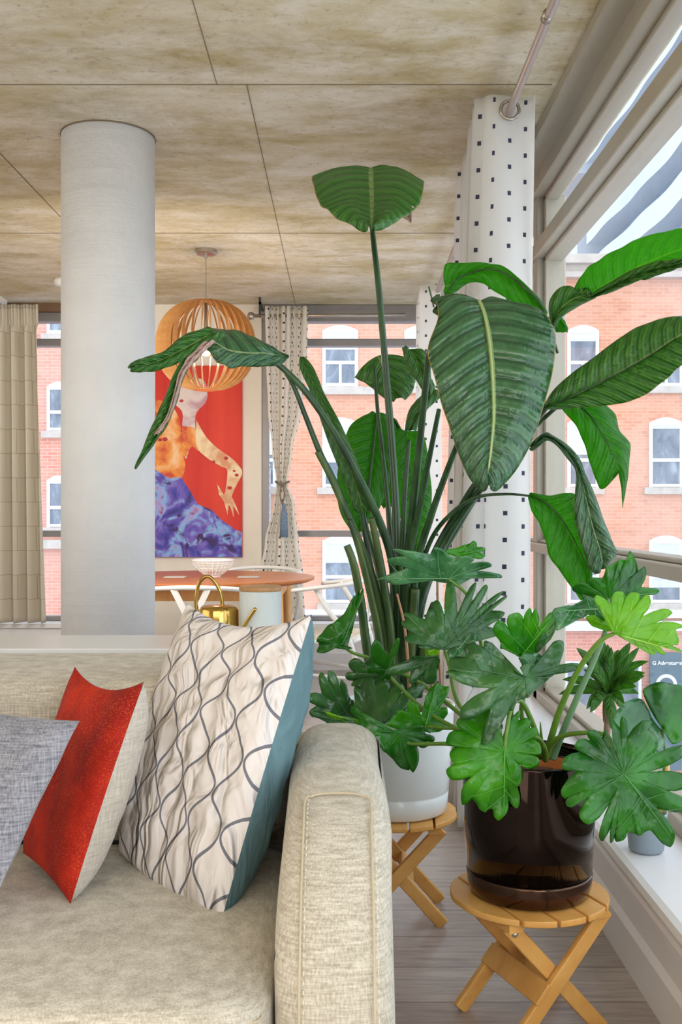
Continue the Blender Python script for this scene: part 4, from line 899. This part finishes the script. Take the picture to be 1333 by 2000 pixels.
# I backlit leaf
blade([((1033, 975), (1034, 968), (1038, 962), 2.56), ((1040, 1000), (1058, 978), (1072, 968), 2.55), ((1054, 1022), (1082, 996), (1105, 963), 2.54), ((1066, 1055), (1102, 1022), (1126, 968), 2.53), ((1074, 1088), (1120, 1052), (1134, 1010), 2.52), ((1092, 1112), (1136, 1084), (1146, 1060), 2.51), ((1112, 1140), (1148, 1112), (1156, 1108), 2.50), ((1136, 1174), (1150, 1150), (1158, 1140), 2.49)], M_bop2, seed=17, nl=46)
stem([(1036, 968, 2.56), (1058, 977, 2.545), (1082, 995, 2.535), (1102, 1021, 2.525), (1120, 1051, 2.515), (1136, 1083, 2.505), (1148, 1111, 2.495)], [.003, .0014], name='midrib')
stem([(1038, 969, 2.57), (990, 965, 2.62), (930, 972, 2.68), (880, 1005, 2.74), (840, 1060, 2.8), (812, 1160, 2.83), (800, 1330, 2.86)], [.003, .010])
# J, K small leaves behind
blade([((692, 737), (738, 695), (800, 700), 3.12), ((706, 745), (748, 712), (812, 712), 3.10), ((726, 757), (755, 735), (812, 742), 3.09), ((740, 770), (762, 758), (806, 765), 3.08), ((770, 786), (778, 778), (792, 782), 3.07)], M_bop, seed=18, nl=26)
blade([((786, 679), (800, 682), (838, 690), 2.98), ((790, 698), (812, 700), (840, 712), 2.97), ((800, 722), (822, 725), (843, 738), 2.96), ((812, 742), (832, 748), (846, 760), 2.95), ((832, 772), (838, 774), (842, 772), 2.94)], M_bop, seed=19, nl=20)
blade([((822, 725), (835, 735), (845, 742), 3.0), ((826, 750), (836, 755), (850, 758), 3.0), ((832, 768), (838, 770), (842, 768), 3.0)], M_bop2, seed=20, nl=10)
stem([(732, 716, 3.07), (738, 800, 3.03), (752, 920, 2.97), (765, 1080, 2.9), (770, 1250, 2.87), (768, 1360, 2.86)], [.005, .013])
# L, M, N leaves behind the stems
blade([((720, 808), (736, 808), (756, 812), 3.12), ((690, 825), (734, 832), (774, 850), 3.10), ((676, 850), (731, 862), (776, 885), 3.08), ((665, 888), (727, 898), (768, 920), 3.06), ((659, 930), (723, 935), (755, 960), 3.04), ((659, 970), (719, 972), (738, 1000), 3.03), ((668, 1008), (712, 1010), (722, 1020), 3.02), ((690, 1040), (700, 1042), (710, 1040), 3.0)], M_bop2, seed=21, nl=46)
stem([(736, 808, 3.115), (734, 832, 3.09), (727, 898, 3.05), (719, 972, 3.02), (712, 1010, 3.01), (740, 1120, 2.93), (765, 1260, 2.87), (768, 1350, 2.86)], [.003, .012])
blade([((760, 838), (775, 838), (790, 842), 3.16), ((736, 862), (772, 865), (806, 875), 3.15), ((724, 905), (768, 908), (812, 915), 3.14), ((720, 950), (764, 952), (806, 950), 3.13), ((724, 980), (758, 982), (790, 978), 3.12), ((742, 993), (750, 994), (762, 990), 3.1)], M_bop2, seed=22, nl=36)
blade([((768, 840), (795, 842), (826, 842), 3.02), ((766, 880), (800, 882), (833, 868), 3.02), ((770, 930), (806, 932), (840, 920), 3.01), ((776, 975), (808, 978), (844, 965), 3.0), ((784, 1020), (808, 1022), (840, 1010), 2.99), ((790, 1055), (808, 1056), (828, 1045), 2.98), ((800, 1085), (808, 1088), (815, 1082), 2.97)], M_bop2, seed=23, nl=40)
blade([((828, 768), (845, 760), (870, 770), 3.06), ((800, 800), (826, 790), (835, 800), 3.05), ((790, 845), (800, 842), (812, 842), 3.04)], M_bop, seed=24, nl=12)
blade([((750, 808), (762, 812), (775, 820), 3.17), ((758, 820), (774, 828), (785, 838), 3.17), ((770, 838), (780, 842), (788, 845), 3.17)], M_bop, seed=25, nl=10)
# O diagonal narrow leaf
blade([((586, 698), (590, 697), (597, 699), 2.86), ((585, 715), (596, 716), (612, 716), 2.85), ((591, 732), (606, 735), (622, 738), 2.84), ((604, 760), (618, 762), (631, 762), 2.83), ((616, 790), (634, 795), (648, 795), 2.83), ((628, 825), (650, 830), (666, 828), 2.82), ((642, 865), (665, 868), (684, 868), 2.82), ((658, 905), (680, 905), (700, 908), 2.82), ((674, 945), (694, 945), (716, 950), 2.82), ((688, 985), (706, 982), (730, 985), 2.82), ((696, 1000), (708, 1002), (722, 1000), 2.82)], M_bop, seed=26, nl=60, bulge=.004)
blade([((680, 960), (700, 965), (725, 962), 2.83), ((690, 985), (706, 990), (732, 972), 2.83), ((688, 995), (704, 999), (722, 998), 2.83)], M_bop2, seed=27, nl=14)
stem([(704, 975, 2.83), (712, 1040, 2.84), (728, 1120, 2.85), (745, 1220, 2.86), (755, 1350, 2.86)], [.005, .012])
# more stalks and cut stubs
stem([(858, 800, 2.62), (838, 900, 2.7), (818, 1000, 2.76), (800, 1100, 2.81), (788, 1340, 2.86)], [.007, .014])
stem([(895, 865, 2.6), (870, 930, 2.68), (842, 1010, 2.75), (815, 1110, 2.81), (795, 1340, 2.86)], [.008, .014])
stem([(800, 860, 2.84), (792, 950, 2.83), (786, 1060, 2.84), (780, 1180, 2.85), (780, 1345, 2.86)], [.006, .014])
for pts, r in [([(678, 1065, 2.70), (692, 1105, 2.70), (706, 1180, 2.74), (716, 1260, 2.78), (735, 1370, 2.84)], [.011, .016]),
               ([(683, 1015, 2.76), (700, 1065, 2.77), (722, 1150, 2.80), (742, 1250, 2.83), (752, 1360, 2.86)], [.009, .016]),
               ([(726, 1012, 2.76), (738, 1070, 2.78), (752, 1150, 2.80), (764, 1240, 2.83), (768, 1360, 2.86)], [.010, .016]),
               ([(620, 882, 2.74), (648, 935, 2.76), (690, 1030, 2.78), (728, 1130, 2.81), (752, 1240, 2.84), (760, 1360, 2.86)], [.009, .018]),
               ([(850, 1180, 2.80), (835, 1230, 2.83), (815, 1360, 2.86)], [.014, .018]), ([(812, 1150, 2.80), (806, 1230, 2.83), (800, 1360, 2.86)], [.014, .018])]:
    stem(pts, r, M_pet2 if r[1] > .015 else M_pet, name='cut_stalk')
stem([(776, 1160, 2.74), (790, 1220, 2.75), (797, 1290, 2.78), (800, 1350, 2.82)], [.003, .006], plain('dry_tan_sheath', sr(190, 140, 110), .8), name='dry_sheath')
for pts in ([(855, 1135, 2.86), (857, 1250, 2.87), (862, 1345, 2.9)], [(838, 1250, 2.8), (842, 1310, 2.82), (846, 1370, 2.85)]):
    stem(pts, .004, plain('bamboo_cane', sr(176, 128, 92), .7), name='support_cane')
# ------------------------------------------------------------------ philodendron in the black pot
BX, BY = .412, 2.245
ph = empty('potted_philodendron', (BX, BY, .29), label='philodendron with deeply lobed leaves in a shiny black pot on the near stool', cat='potted plant')
M_black = plain('mirror_brown_black_glaze', sr(50, 40, 36), .05, .95, .01)
M_rimg = plain('saucer_gold_brown_glaze', sr(84, 62, 50), .08, .9, .03)
obj('pot', lathe([(.128, .345), (.136, .345), (.142, .45), (.147, .585), (.147, .59), (.143, .591), (.141, .58), (.138, .53), (.10, .525), (0, .525)], BX, BY, 128), M_black, ph, smooth=True)
obj('saucer', lathe([(.118, .2905), (.129, .296), (.1345, .315), (.1365, .336), (.1365, .340), (.133, .342), (.10, .342), (0, .342)], BX, BY, 128), M_rimg, ph, smooth=True)
obj('soil', lathe([(.139, .532), (.09, .542), (0, .545)], BX, BY, 48), M_soil, ph, smooth=True)
obj('inner_pot', lathe([(.10, .54), (.105, .565), (.108, .565), (.104, .535)], BX, BY, 48, True), plain('terracotta_liner', sr(196, 110, 56), .7), ph, smooth=True)
M_vein = {}
for n_, cc_ in (('philodendron_leaf', (72, 138, 56)), ('philodendron_leaf_bright', (92, 176, 52)), ('philodendron_leaf_dark', (66, 106, 66)), ('philodendron_leaf_lime', (156, 208, 56)), ('philodendron_leaf_sheen', (120, 170, 118))):
    M_vein[n_] = plain(n_+'_vein', sr(*cc_), .4)
def lobed(ctr, pts, org, sc, Y, mat, tilt=(0, 0), cup=.0, lobes=True, parent=ph, name='leaf', ripple=.006, droop=.02, fat=.40, seed=0, pet=None, main_tip=None):
    fat = min(.53, fat*1.22)
    T = lambda p: Vector((org[0]+p[0]/sc, org[1]+p[1]/sc))
    c0 = T(ctr); P = [T(p) for p in pts]; n = len(P)
    out = []                                        # (point, phase)
    if lobes:
        for i in range(0, n, 2):
            tip, n1, n2 = P[i], P[i-1], P[(i+1) % n]; mid = (n1+n2)/2; d = tip-mid; w_ = (n2-n1)
            w2 = min(w_.length, d.length*1.4); wd = w_.normalized()*w2 if w_.length > 1e-6 else Vector((0, 0))
            k = i//2
            s1 = mid+d*.52-wd*fat*.98; s2 = mid+d*.52+wd*fat*.98
            e1 = mid+d*.92-wd*fat*.64; e2 = mid+d*.92+wd*fat*.64
            out += [(n1, k-.5), (s1, k-.28), (e1, k-.12), (tip, k), (e2, k+.12), (s2, k+.28)]
    else:
        out = [(p, i/2) for i, p in enumerate(P)]
    m_ = len(out); ring = []
    for i in range(m_):
        p0, p1, p2, p3 = out[i-1][0], out[i][0], out[(i+1) % m_][0], out[(i+2) % m_][0]
        f1_ = out[i][1]; f2_ = out[(i+1) % m_][1]
        if f2_ < f1_: f2_ = f1_+.22
        for s_ in range(3):
            t = s_/3; a_ = .42
            m1 = (p2-p0)*a_*.8; m2 = (p3-p1)*a_*.8
            L_ = (p2-p1).length; 
            if m1.length > L_*1.2: m1 = m1.normalized()*L_*1.2
            if m2.length > L_*1.2: m2 = m2.normalized()*L_*1.2
            q_ = p1*(2*t**3-3*t*t+1)+m1*(t**3-2*t*t+t)+p2*(-2*t**3+3*t*t)+m2*(t**3-t*t)
            ring.append((q_, f1_+(f2_-f1_)*t))
    Rm = max((q_-c0).length for q_, _ in ring)
    nr = 9; V = []; UV = []; Fc = []
    def P3(q_, rr, fz):
        d = (q_-c0)/Rm
        y = Y+tilt[0]*d.x+tilt[1]*d.y+cup*d.length_squared-ripple*.7*math.cos(2*PI*fz)*max(0, rr-.45)*1.6+ripple*3.2*noise.noise(Vector((q_.x*.017, q_.y*.017, seed)))*min(1, rr*2)+ripple*1.2*noise.noise(Vector((q_.x*.05, q_.y*.05, seed+9)))*rr
        v = at(q_.x, q_.y, y)
        return v
    V.append(P3(c0, 0, 0)); UV.append((0, 0)); K = len(ring)
    for j in range(1, nr+1):
        r_ = (j/nr)
        for q_, fz in ring: V.append(P3(c0.lerp(q_, r_), r_, fz)); UV.append((fz, r_))
    for i in range(K):
        k = (i+1) % K; Fc.append((0, 1+i, 1+k))
        for j in range(nr-1): Fc.append((1+j*K+i, 1+(j+1)*K+i, 1+(j+1)*K+k, 1+j*K+k))
    o = obj(name, (V, Fc), mat, parent, smooth=True, uv=UV)
    s_ = o.modifiers.new('t', 'SOLIDIFY'); s_.thickness = .0012; s_.offset = 0
    if lobes:
        tips_ = [P[i] for i in range(0, n, 2)]
        main = max(tips_, key=lambda t_: (t_-c0).length) if main_tip is None else T(main_tip)
        ax_ = main-c0; vs = []
        def on(q_, rr=.5): return P3(q_, rr*.6, 0)+Vector((0, -.0016-ripple*.5*rr, 0))
        vs.append(tube([on(c0.lerp(main, s_), s_) for s_ in (0, .25, .5, .75, .93)], [.0017, .0005], 5, True, 3))
        for t_ in tips_:
            pr = max(0, min(.82, (t_-c0).dot(ax_)/ax_.length_squared*.72)); b0 = c0.lerp(main, pr)
            if (t_-main).length < 3: continue
            mp_ = b0.lerp(t_, .5)+ax_.normalized()*(t_-b0).length*.03
            vs.append(tube([on(b0, pr), on(mp_, .6), on(b0.lerp(t_, .88), .9)], [.0008, .0003], 4, True, 4))
        obj('veins', merge(*vs), M_vein[mat.name], parent, smooth=True, kind='stuff')
    if pet:
        a_ = at(c0.x, c0.y, Y+.003)
        obj('petiole', tube([a_]+[at(*p) for p in pet], [.0035, .0065], 10, True, 8), M_phpet, parent, smooth=True)
    return o
c1 = ((600, 1040), 3.3325); c2 = ((600, 1240), 3.3325); c3 = ((860, 1150), 4.443); c4 = ((860, 1350), 4.443); c5 = ((1060, 1050), 4.883); c6 = ((1080, 1300), 5.265)
BASE = (1062, 1478, 2.235)
# far and left leaves first
lobed((1010, 140), [(1095, 58), (1108, 95), (1162, 108), (1115, 125), (1155, 160), (1080, 165), (990, 178), (920, 140), (900, 120), (960, 105), (1030, 78), (1060, 72)], *c1, 2.62, M_phb, (.02, .0), seed=1)
lobed((920, 300), [(560, 108), (740, 150), (522, 182), (715, 205), (475, 298), (590, 250), (545, 335), (700, 290), (905, 330), (940, 318), (965, 348), (1100, 285), (1272, 285), (1090, 245), (1200, 205), (1050, 200), (1068, 160), (960, 165), (850, 98), (800, 140)], *c1, 2.50, M_phs, (.03, .10), .02, seed=2, pet=[(925, 1180, 2.48), (950, 1300, 2.40), (1010, 1420, 2.3), BASE])
lobed((895, 762), [(648, 522), (770, 565), (805, 500), (835, 545), (840, 442), (895, 535), (932, 320), (982, 525), (1088, 330), (1060, 475), (1172, 342), (1105, 505), (1262, 388), (1190, 480), (1305, 412), (1200, 505), (1278, 545), (1130, 590), (1250, 668), (1060, 640), (1050, 720), (960, 715), (910, 765), (880, 755), (740, 752), (710, 700), (640, 702), (680, 650), (618, 598), (645, 560)], *c1, 2.34, M_phd, (.04, -.08), .03, seed=3, fat=.36, pet=[(878, 1300, 2.36), (900, 1380, 2.35), (980, 1450, 2.28), BASE])
lobed((985, 760), [(930, 740), (960, 720), (1070, 650), (1100, 690), (1095, 740), (1050, 750), (1010, 830), (960, 820), (920, 830), (910, 780)], *c1, 2.36, M_phs, seed=31)
lobed((230, 730), [(370, 388), (335, 480), (295, 640), (265, 740), (275, 760), (180, 752), (85, 785), (78, 740), (65, 695), (130, 610), (170, 590), (240, 530), (300, 420), (335, 385)], *c1, 2.56, M_ph, (.03, 0), .03, seed=4, ripple=.012, pet=[(690, 1275, 2.58), (740, 1292, 2.6), (830, 1340, 2.58), (960, 1440, 2.4), BASE])
lobed((790, 780), [(770, 730), (790, 760), (815, 738), (830, 770), (865, 740), (850, 800), (820, 840), (780, 835)], *c1, 2.7, M_phl, seed=32)
lobed((480, 260), [(250, 265), (305, 245), (285, 165), (370, 185), (430, 142), (465, 200), (520, 290), (480, 330), (400, 335), (365, 305), (305, 335), (300, 300)], *c2, 2.58, M_phd, (-.03, 0), seed=5)
lobed((530, 230), [(425, 58), (490, 80), (520, 130), (535, 130), (600, 20), (570, 150), (560, 240), (540, 290), (490, 290), (450, 245), (392, 225), (440, 185)], *c2, 2.50, M_ph, (0, .05), seed=6, pet=[(770, 1330, 2.52), (850, 1400, 2.45), (1000, 1470, 2.3), BASE])
lobed((270, 530), [(155, 232), (215, 335), (238, 300), (270, 390), (305, 430), (310, 510), (330, 590), (230, 560), (120, 560), (95, 520), (20, 520), (60, 460), (10, 400), (95, 380), (85, 250), (140, 325)], *c2, 2.56, M_phd, (.04, .0), seed=7, fat=.36)
lobed((465, 600), [(310, 340), (345, 330), (405, 278), (440, 325), (520, 305), (510, 380), (620, 318), (570, 430), (735, 322), (700, 430), (640, 505), (570, 520), (520, 560), (480, 610), (380, 600), (350, 560), (290, 480), (310, 430)], *c2, 2.46, M_phd, (.0, -.08), .03, seed=8, fat=.40)
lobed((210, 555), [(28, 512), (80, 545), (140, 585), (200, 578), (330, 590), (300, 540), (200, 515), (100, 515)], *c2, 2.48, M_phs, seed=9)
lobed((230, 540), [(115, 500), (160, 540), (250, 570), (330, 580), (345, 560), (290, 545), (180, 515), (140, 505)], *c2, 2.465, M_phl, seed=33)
lobed((770, 595), [(545, 600), (545, 550), (600, 490), (650, 500), (695, 440), (735, 555), (775, 400), (800, 350), (845, 313), (885, 330), (925, 358), (870, 468), (917, 492), (885, 560), (905, 600), (855, 632), (800, 640), (740, 625)], *c2, 2.44, M_phb, (.05, .0), .02, seed=10, pet=[(870, 1422, 2.42), (900, 1425, 2.40), (990, 1455, 2.30), BASE])
lobed((600, 640), [(282, 478), (335, 555), (330, 645), (420, 670), (500, 760), (560, 810), (640, 878), (665, 832), (712, 866), (718, 720), (782, 728), (770, 690), (832, 680), (775, 645), (745, 590), (640, 610), (480, 630), (430, 600), (370, 560), (345, 500)], *c2, 2.40, M_ph, (.04, -.03), .02, seed=11, fat=.42, pet=[(800, 1452, 2.40), (880, 1453, 2.36), (960, 1465, 2.30), BASE])
lobed((835, 150), [(510, 240), (570, 262), (610, 262), (700, 225), (672, 318), (750, 250), (800, 320), (848, 250), (862, 150), (810, 133), (690, 138), (600, 185)], *c2, 2.36, M_phd, (.0, .04), seed=12)
# centre leaves
lobed((560, 520), [(650, 200), (680, 250), (775, 245), (780, 320), (842, 352), (782, 405), (878, 500), (800, 545), (838, 655), (690, 628), (690, 812), (612, 745), (688, 978), (572, 900), (550, 1092), (455, 1020), (370, 1042), (278, 935), (182, 930), (268, 740), (62, 728), (205, 612), (92, 585), (150, 470), (58, 405), (195, 340), (158, 240), (290, 215), (440, 140), (540, 400)], *c4, 2.10, M_phb, (.03, -.05), .04, seed=13, fat=.44, pet=[(990, 1430, 2.11), (1000, 1380, 2.14), (1018, 1370, 2.18), (1040, 1410, 2.2), BASE])
lobed((700, 590), [(480, 300), (590, 335), (640, 212), (728, 300), (758, 185), (800, 215), (848, 205), (850, 372), (1000, 212), (960, 440), (840, 560), (740, 565), (690, 590), (600, 545), (535, 510), (510, 440)], *c3, 2.20, M_phb, (.02, .06), .02, seed=14, fat=.42, pet=[(1030, 1330, 2.22), (1020, 1400, 2.22), BASE])
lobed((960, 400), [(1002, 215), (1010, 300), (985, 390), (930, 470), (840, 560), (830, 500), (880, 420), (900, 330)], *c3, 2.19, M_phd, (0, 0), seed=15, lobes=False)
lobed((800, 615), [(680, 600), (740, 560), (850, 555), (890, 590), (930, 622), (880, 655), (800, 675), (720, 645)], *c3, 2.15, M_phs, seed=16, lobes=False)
lobed((740, 775), [(75, 655), (215, 590), (240, 480), (375, 505), (420, 455), (500, 550), (555, 580), (620, 690), (725, 750), (725, 740), (730, 660), (905, 665), (1030, 445), (1040, 655), (1215, 675), (1010, 735), (960, 765), (870, 850), (770, 945), (640, 990), (620, 1060), (590, 990), (400, 1355), (440, 1040), (172, 1095), (430, 865), (100, 770), (230, 718)], *c3, 2.12, M_phd, (.03, -.06), .03, seed=17, fat=.46, pet=[(1010, 1350, 2.14), (1000, 1400, 2.17), (1030, 1450, 2.21), BASE])
# right leaves
lobed((630, 580), [(310, 455), (455, 460), (455, 395), (575, 380), (610, 280), (680, 240), (740, 205), (835, 215), (868, 168), (915, 365), (988, 298), (945, 470), (1112, 520), (905, 535), (1000, 590), (780, 600), (650, 620), (560, 575), (400, 600), (345, 530)], *c5, 2.16, M_ph, (.02, .05), .02, seed=18, fat=.44)
lobed((520, 680), [(98, 702), (195, 690), (140, 672), (290, 645), (420, 568), (520, 575), (565, 660), (600, 720), (640, 820), (560, 835), (500, 760), (430, 730), (370, 770), (310, 728), (240, 805), (225, 775), (160, 882), (135, 810)], *c5, 2.14, M_phs, (.04, .0), .02, seed=19, fat=.4)
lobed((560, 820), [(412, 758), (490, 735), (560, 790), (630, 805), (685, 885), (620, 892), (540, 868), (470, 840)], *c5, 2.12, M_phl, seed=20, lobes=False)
lobed((690, 915), [(500, 570), (650, 625), (735, 512), (770, 625), (885, 522), (900, 640), (1025, 570), (955, 752), (1215, 690), (1085, 812), (1305, 820), (1275, 875), (1300, 1000), (1240, 1030), (1308, 1088), (1065, 985), (1165, 1118), (1000, 990), (1055, 1118), (900, 980), (935, 1040), (800, 935), (720, 925), (680, 900), (560, 700), (620, 720)], *c5, 2.05, M_phl, (.05, .05), .02, seed=21, fat=.42)
stem([(1201, 1237, 2.05), (1170, 1255, 2.07), (1130, 1310, 2.12), (1095, 1385, 2.18), (1075, 1450, 2.22), (1068, 1480, 2.235)], [.004, .0085], M_phpet, ph)
stem([(1189, 1170, 2.16), (1185, 1225, 2.14), (1165, 1280, 2.14), (1125, 1370, 2.18), (1092, 1450, 2.23), (1080, 1482, 2.24)], [.004, .009], plain('grey_green_petiole', sr(104, 142, 104), .4), ph)
stem([(1062, 1482, 2.235), (1058, 1440, 2.22), (1056, 1410, 2.22)], [.006, .001], M_phpet, ph, name='new_shoot')
stem([(1030, 1440, 2.16), (1052, 1442, 2.16), (1064, 1462, 2.19), (1066, 1484, 2.22)], [.004, .007], M_phpet, ph)
# right foreground lobed leaf
lobed((735, 1115), [(745, 545), (765, 740), (975, 560), (925, 745), (1040, 690), (1055, 900), (1380, 872), (1000, 1092), (1420, 1180), (1065, 1290), (1420, 1440), (1080, 1475), (1248, 1812), (1010, 1695), (900, 1750), (770, 1715), (690, 1808), (650, 1740), (590, 1765), (650, 1520), (490, 1795), (582, 1425), (308, 1602), (430, 1270), (150, 1445), (330, 1190), (95, 1340), (262, 1060), (98, 1005), (290, 890), (245, 790), (385, 770), (395, 660), (500, 750), (590, 722), (715, 1095), (610, 650), (690, 640)], *c6, 1.98, M_ph, (.04, -.02), .03, seed=22, fat=.47, pet=[(1190, 1440, 2.05), (1130, 1432, 2.12), (1085, 1445, 2.19), BASE])
# leaves of the window plant: broad rounded leaves
gpn = empty('potted_rubber_plant', (*at(1262, 1660, 2.50).xy, .293), label='plant with broad rounded leaves in a grey blue pot on the window bench', cat='potted plant')
gx, gy = at(1263, 1660, 2.50).x, 2.50
M_gpot = plain('grey_blue_pot', sr(150, 166, 178), .35, var=.02)
obj('pot', lathe([(.036, .2935), (.042, .30), (.050, .385), (.051, .39), (.047, .39), (.045, .37), (0, .37)], gx, gy, 64), M_gpot, gpn, smooth=True)
obj('soil', lathe([(.046, .372), (0, .378)], gx, gy, 32), M_soil, gpn)
lobed((1130, 655), [(925, 262), (1010, 195), (1110, 165), (1250, 190), (1390, 230), (1420, 430), (1400, 640), (1320, 780), (1230, 805), (1180, 720), (1135, 655), (1030, 500)], *c6, 2.30, M_ph, (.03, .05), .03, seed=23, lobes=False, parent=gpn)
lobed((1040, 660), [(595, 640), (650, 480), (740, 380), (860, 335), (940, 365), (1040, 560), (1150, 700), (1150, 820), (1075, 892), (1000, 800), (800, 800), (680, 700)], *c6, 2.31, M_phs, (.05, .03), .02, seed=24, lobes=False, parent=gpn)
stem([(1295, 1424, 2.31), (1300, 1480, 2.40), (1290, 1550, 2.46), (1265, 1630, 2.5)], [.003, .005], M_phpet, gpn)
stem([(1303, 1480, 2.56), (1300, 1560, 2.53), (1275, 1630, 2.505)], .008, M_bam, gpn, name='support_stake')
# dracaena
dx, dy = at(1188, 1430, 2.95).x, 2.95
dr = empty('potted_dracaena', (dx, dy, .293), label='spiky strap leaved plant on a thin bare trunk standing on the window bench', cat='potted plant')
obj('pot', lathe([(.05, .2935), (.055, .30), (.065, .375), (.067, .39), (.061, .39), (.06, .37), (0, .37)], dx, dy, 64), M_pot, dr, smooth=True)
obj('saucer', lathe([(.055, .2932), (.068, .2935), (.072, .305), (.068, .305), (.05, .297)], dx, dy, 48), M_pot, dr, smooth=True)
obj('soil', lathe([(.059, .373), (0, .38)], dx, dy, 32), M_soil, dr)
M_trunk = plain('ringed_trunk', sr(150, 120, 100), .8, var=.3, sc=60, bump=.8)
obj('trunk', tube([(dx, dy, .37), (dx-.004, dy, .45), (dx, dy, .53), (dx+.002, dy, .63)], [.011, .009], 12), M_trunk, dr, smooth=True)
def strap(p0, p1, wd, sag, mat, k):
    n = 12; V = []; UV = []; Fc = []; d = p1-p0; sd = d.cross(Vector((0, -1, .3))).normalized()
    for j in range(n+1):
        t = j/n; p = p0+d*t+Vector((0, 0, sag*math.sin(PI*t*.9)-sag*t*t*.6))+Vector((0, -.01*math.sin(t*5+k), 0)); w_ = wd*(.35+.65*math.sin(PI*min(1, t*1.15)*.62+.2))*(1-t**5)
        V += [p-sd*w_, p+Vector((0, .15*w_, -.3*w_)), p+sd*w_]; UV += [(0, t*.3), (.5, t*.3), (1, t*.3)]
    for j in range(n):
        for i in range(2): a_ = j*3+i; Fc.append((a_, a_+1, a_+4, a_+3))
    o = obj('leaf', (V, Fc), mat, dr, smooth=True, uv=UV); s_ = o.modifiers.new('t', 'SOLIDIFY'); s_.thickness = .001
M_drl = leafmat('strap_leaf', sr(40, 104, 30), sr(90, 150, 50), sr(120, 170, 80), sr(150, 220, 40), 30, .4, .3)
tips = [(1093, 1355), (1100, 1325), (1145, 1382), (1152, 1388), (1252, 1322), (1262, 1318), (1246, 1330), (1250, 1353), (1220, 1372), (1205, 1425), (1193, 1420), (1180, 1410), (1142, 1306), (1150, 1285), (1178, 1246), (1186, 1255), (1208, 1265), (1232, 1252), (1252, 1262), (1270, 1290), (1262, 1312), (1243, 1338), (1125, 1262), (1135, 1275), (1150, 1268), (1168, 1275), (1196, 1262), (1222, 1268), (1158, 1300), (1215, 1290), (1160, 1375), (1225, 1392)]
rr2 = random.Random(5)
for k, (tx, ty) in enumerate(tips):
    b_ = at(1189+rr2.uniform(-3, 3), 1352-rr2.uniform(0, 26 if ty < 1300 else 4), dy+rr2.uniform(-.01, .01))
    strap(b_, at(tx, ty, dy+rr2.uniform(-.12, .05)), .012+.004*rr2.random(), .012, M_drl, k)
# curled white cloth piece on the floor at the curtain foot, chair side item
